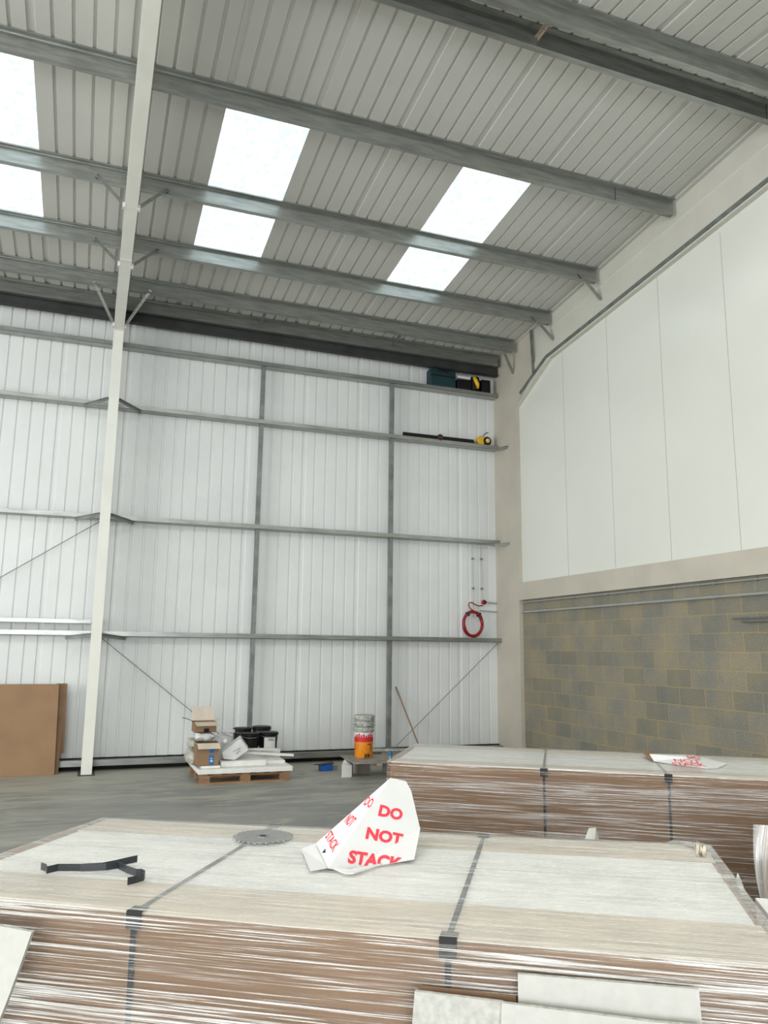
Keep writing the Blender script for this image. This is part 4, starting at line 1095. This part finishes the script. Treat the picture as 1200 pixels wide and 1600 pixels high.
# white pointed box
t = thing('white_box', 'small white card box with a peaked top on the floor by the plywood', 'box', (3.68,11.3,0))
b = MB(); b.hexa([(3.60,11.25,0),(3.75,11.24,0),(3.83,11.42,0),(3.68,11.44,0)],[(3.60,11.25,0.175),(3.75,11.24,0.165),(3.83,11.42,0.17),(3.70,11.44,0.215)]); b.build('carton_body', M['paper_white'], t)
b = MB(); quadpoly(b, [(3.60,11.25,0.177),(3.75,11.24,0.167),(3.70,11.44,0.225)]); o = b.build('flap', M['white_tub'], t)
# blue box
t = thing('blue_box', 'small blue box with an open black lid on the floor between pallet and plywood', 'box', (3.57,11.95,0))
b = MB(); b.box(3.47,3.66,11.88,12.0,0,0.095); b.build('case', M['blue'], t, bevel=0.006)
b = MB(); b.box(3.66,3.74,11.90,12.02,0,0.07); b.build('grey_end', M['galv_dull'], t)
b = MB(); quadpoly(b, [(3.45,11.86,0.10),(3.68,11.88,0.105),(3.70,12.04,0.12),(3.38,12.0,0.085)]); o = b.build('lid', M['black'], t); so = o.modifiers.new('thick','SOLIDIFY'); so.thickness = 0.006
# pile of strips behind the bucket
for k, (x0,y0,z0,x1,y1,z1,mt) in enumerate(((4.50,12.25,0.017,5.35,12.1,0.017,'kraft_light'),(4.45,12.3,0.055,5.3,12.25,0.055,'sack'),(4.55,12.15,0.095,5.4,12.35,0.095,'wood_grey'),(4.40,12.32,0.135,5.25,12.2,0.135,'kraft_light'),(4.6,12.2,0.175,5.5,12.3,0.175,'wood_grey'),(4.48,12.42,0.215,5.1,12.3,0.215,'sack'))):
    b = MB(); b.obar((x0,y0,z0),(x1,y1,z1),0.16,0.03)
    tag(center_origin(b.build('timber_strip', M[mt])), 'flat dusty strip number %s from the bottom in the heap behind the bucket tower' % ('one','two','three','four','five','six')[k], 'strip', 'heap of flat strips behind the bucket tower')
t = thing('spray_can', 'small blue and white can beside the strip heap behind the far stack', 'can', (4.20,11.0,zp))
ca = at(610,1188,2,zp)
b = MB(); b.lathe([(0.027,0),(0.027,0.065)], ca, 16); b.build('lower_half', M['galv'], t, smooth='auto')
b = MB(); b.lathe([(0.028,0.065),(0.028,0.125),(0.018,0.135)], ca, 16); b.build('blue_half', M['label_blue'], t, smooth='auto')
# broom stick leaning in the corner
b = MB(); b.tube([(5.115,13.0,1.19),(5.48,12.60,0.012)], 0.013, 8)
tag(center_origin(b.build('broom_handle', M['stick'], smooth='auto')), 'brown wooden broom handle leaning against the back wall', 'stick')
# big cardboard sheets leaning on the wall at left
t = thing('cardboard_sheet', 'large folded brown cardboard sheet standing against the wall left of the white column', 'cardboard', (-1.2,12.68,0))
b = MB(); b.hexa([(-2.6,12.58,0.0),(-0.27,12.60,0.0),(-0.27,12.64,0.0),(-2.6,12.62,0.0)],[(-2.6,12.72,1.265),(-0.305,12.74,1.265),(-0.305,12.77,1.265),(-2.6,12.75,1.265)]); b.build('front_sheet', M['kraft'], t, bevel=0.004)
b = MB(); b.hexa([(-0.33,12.66,0.0),(-0.225,12.66,0.0),(-0.225,12.70,0.0),(-0.33,12.70,0.0)],[(-0.34,12.78,0.8),(-0.20,12.78,0.8),(-0.20,12.81,0.8),(-0.34,12.81,0.8)])
b.hexa([(-0.34,12.74,0.28),(-0.165,12.74,0.28),(-0.165,12.77,0.28),(-0.34,12.77,0.28)],[(-0.34,12.79,1.27),(-0.195,12.79,1.27),(-0.195,12.82,1.27),(-0.34,12.82,1.27)]); b.build('side_flap', M['kraft_dark'], t)
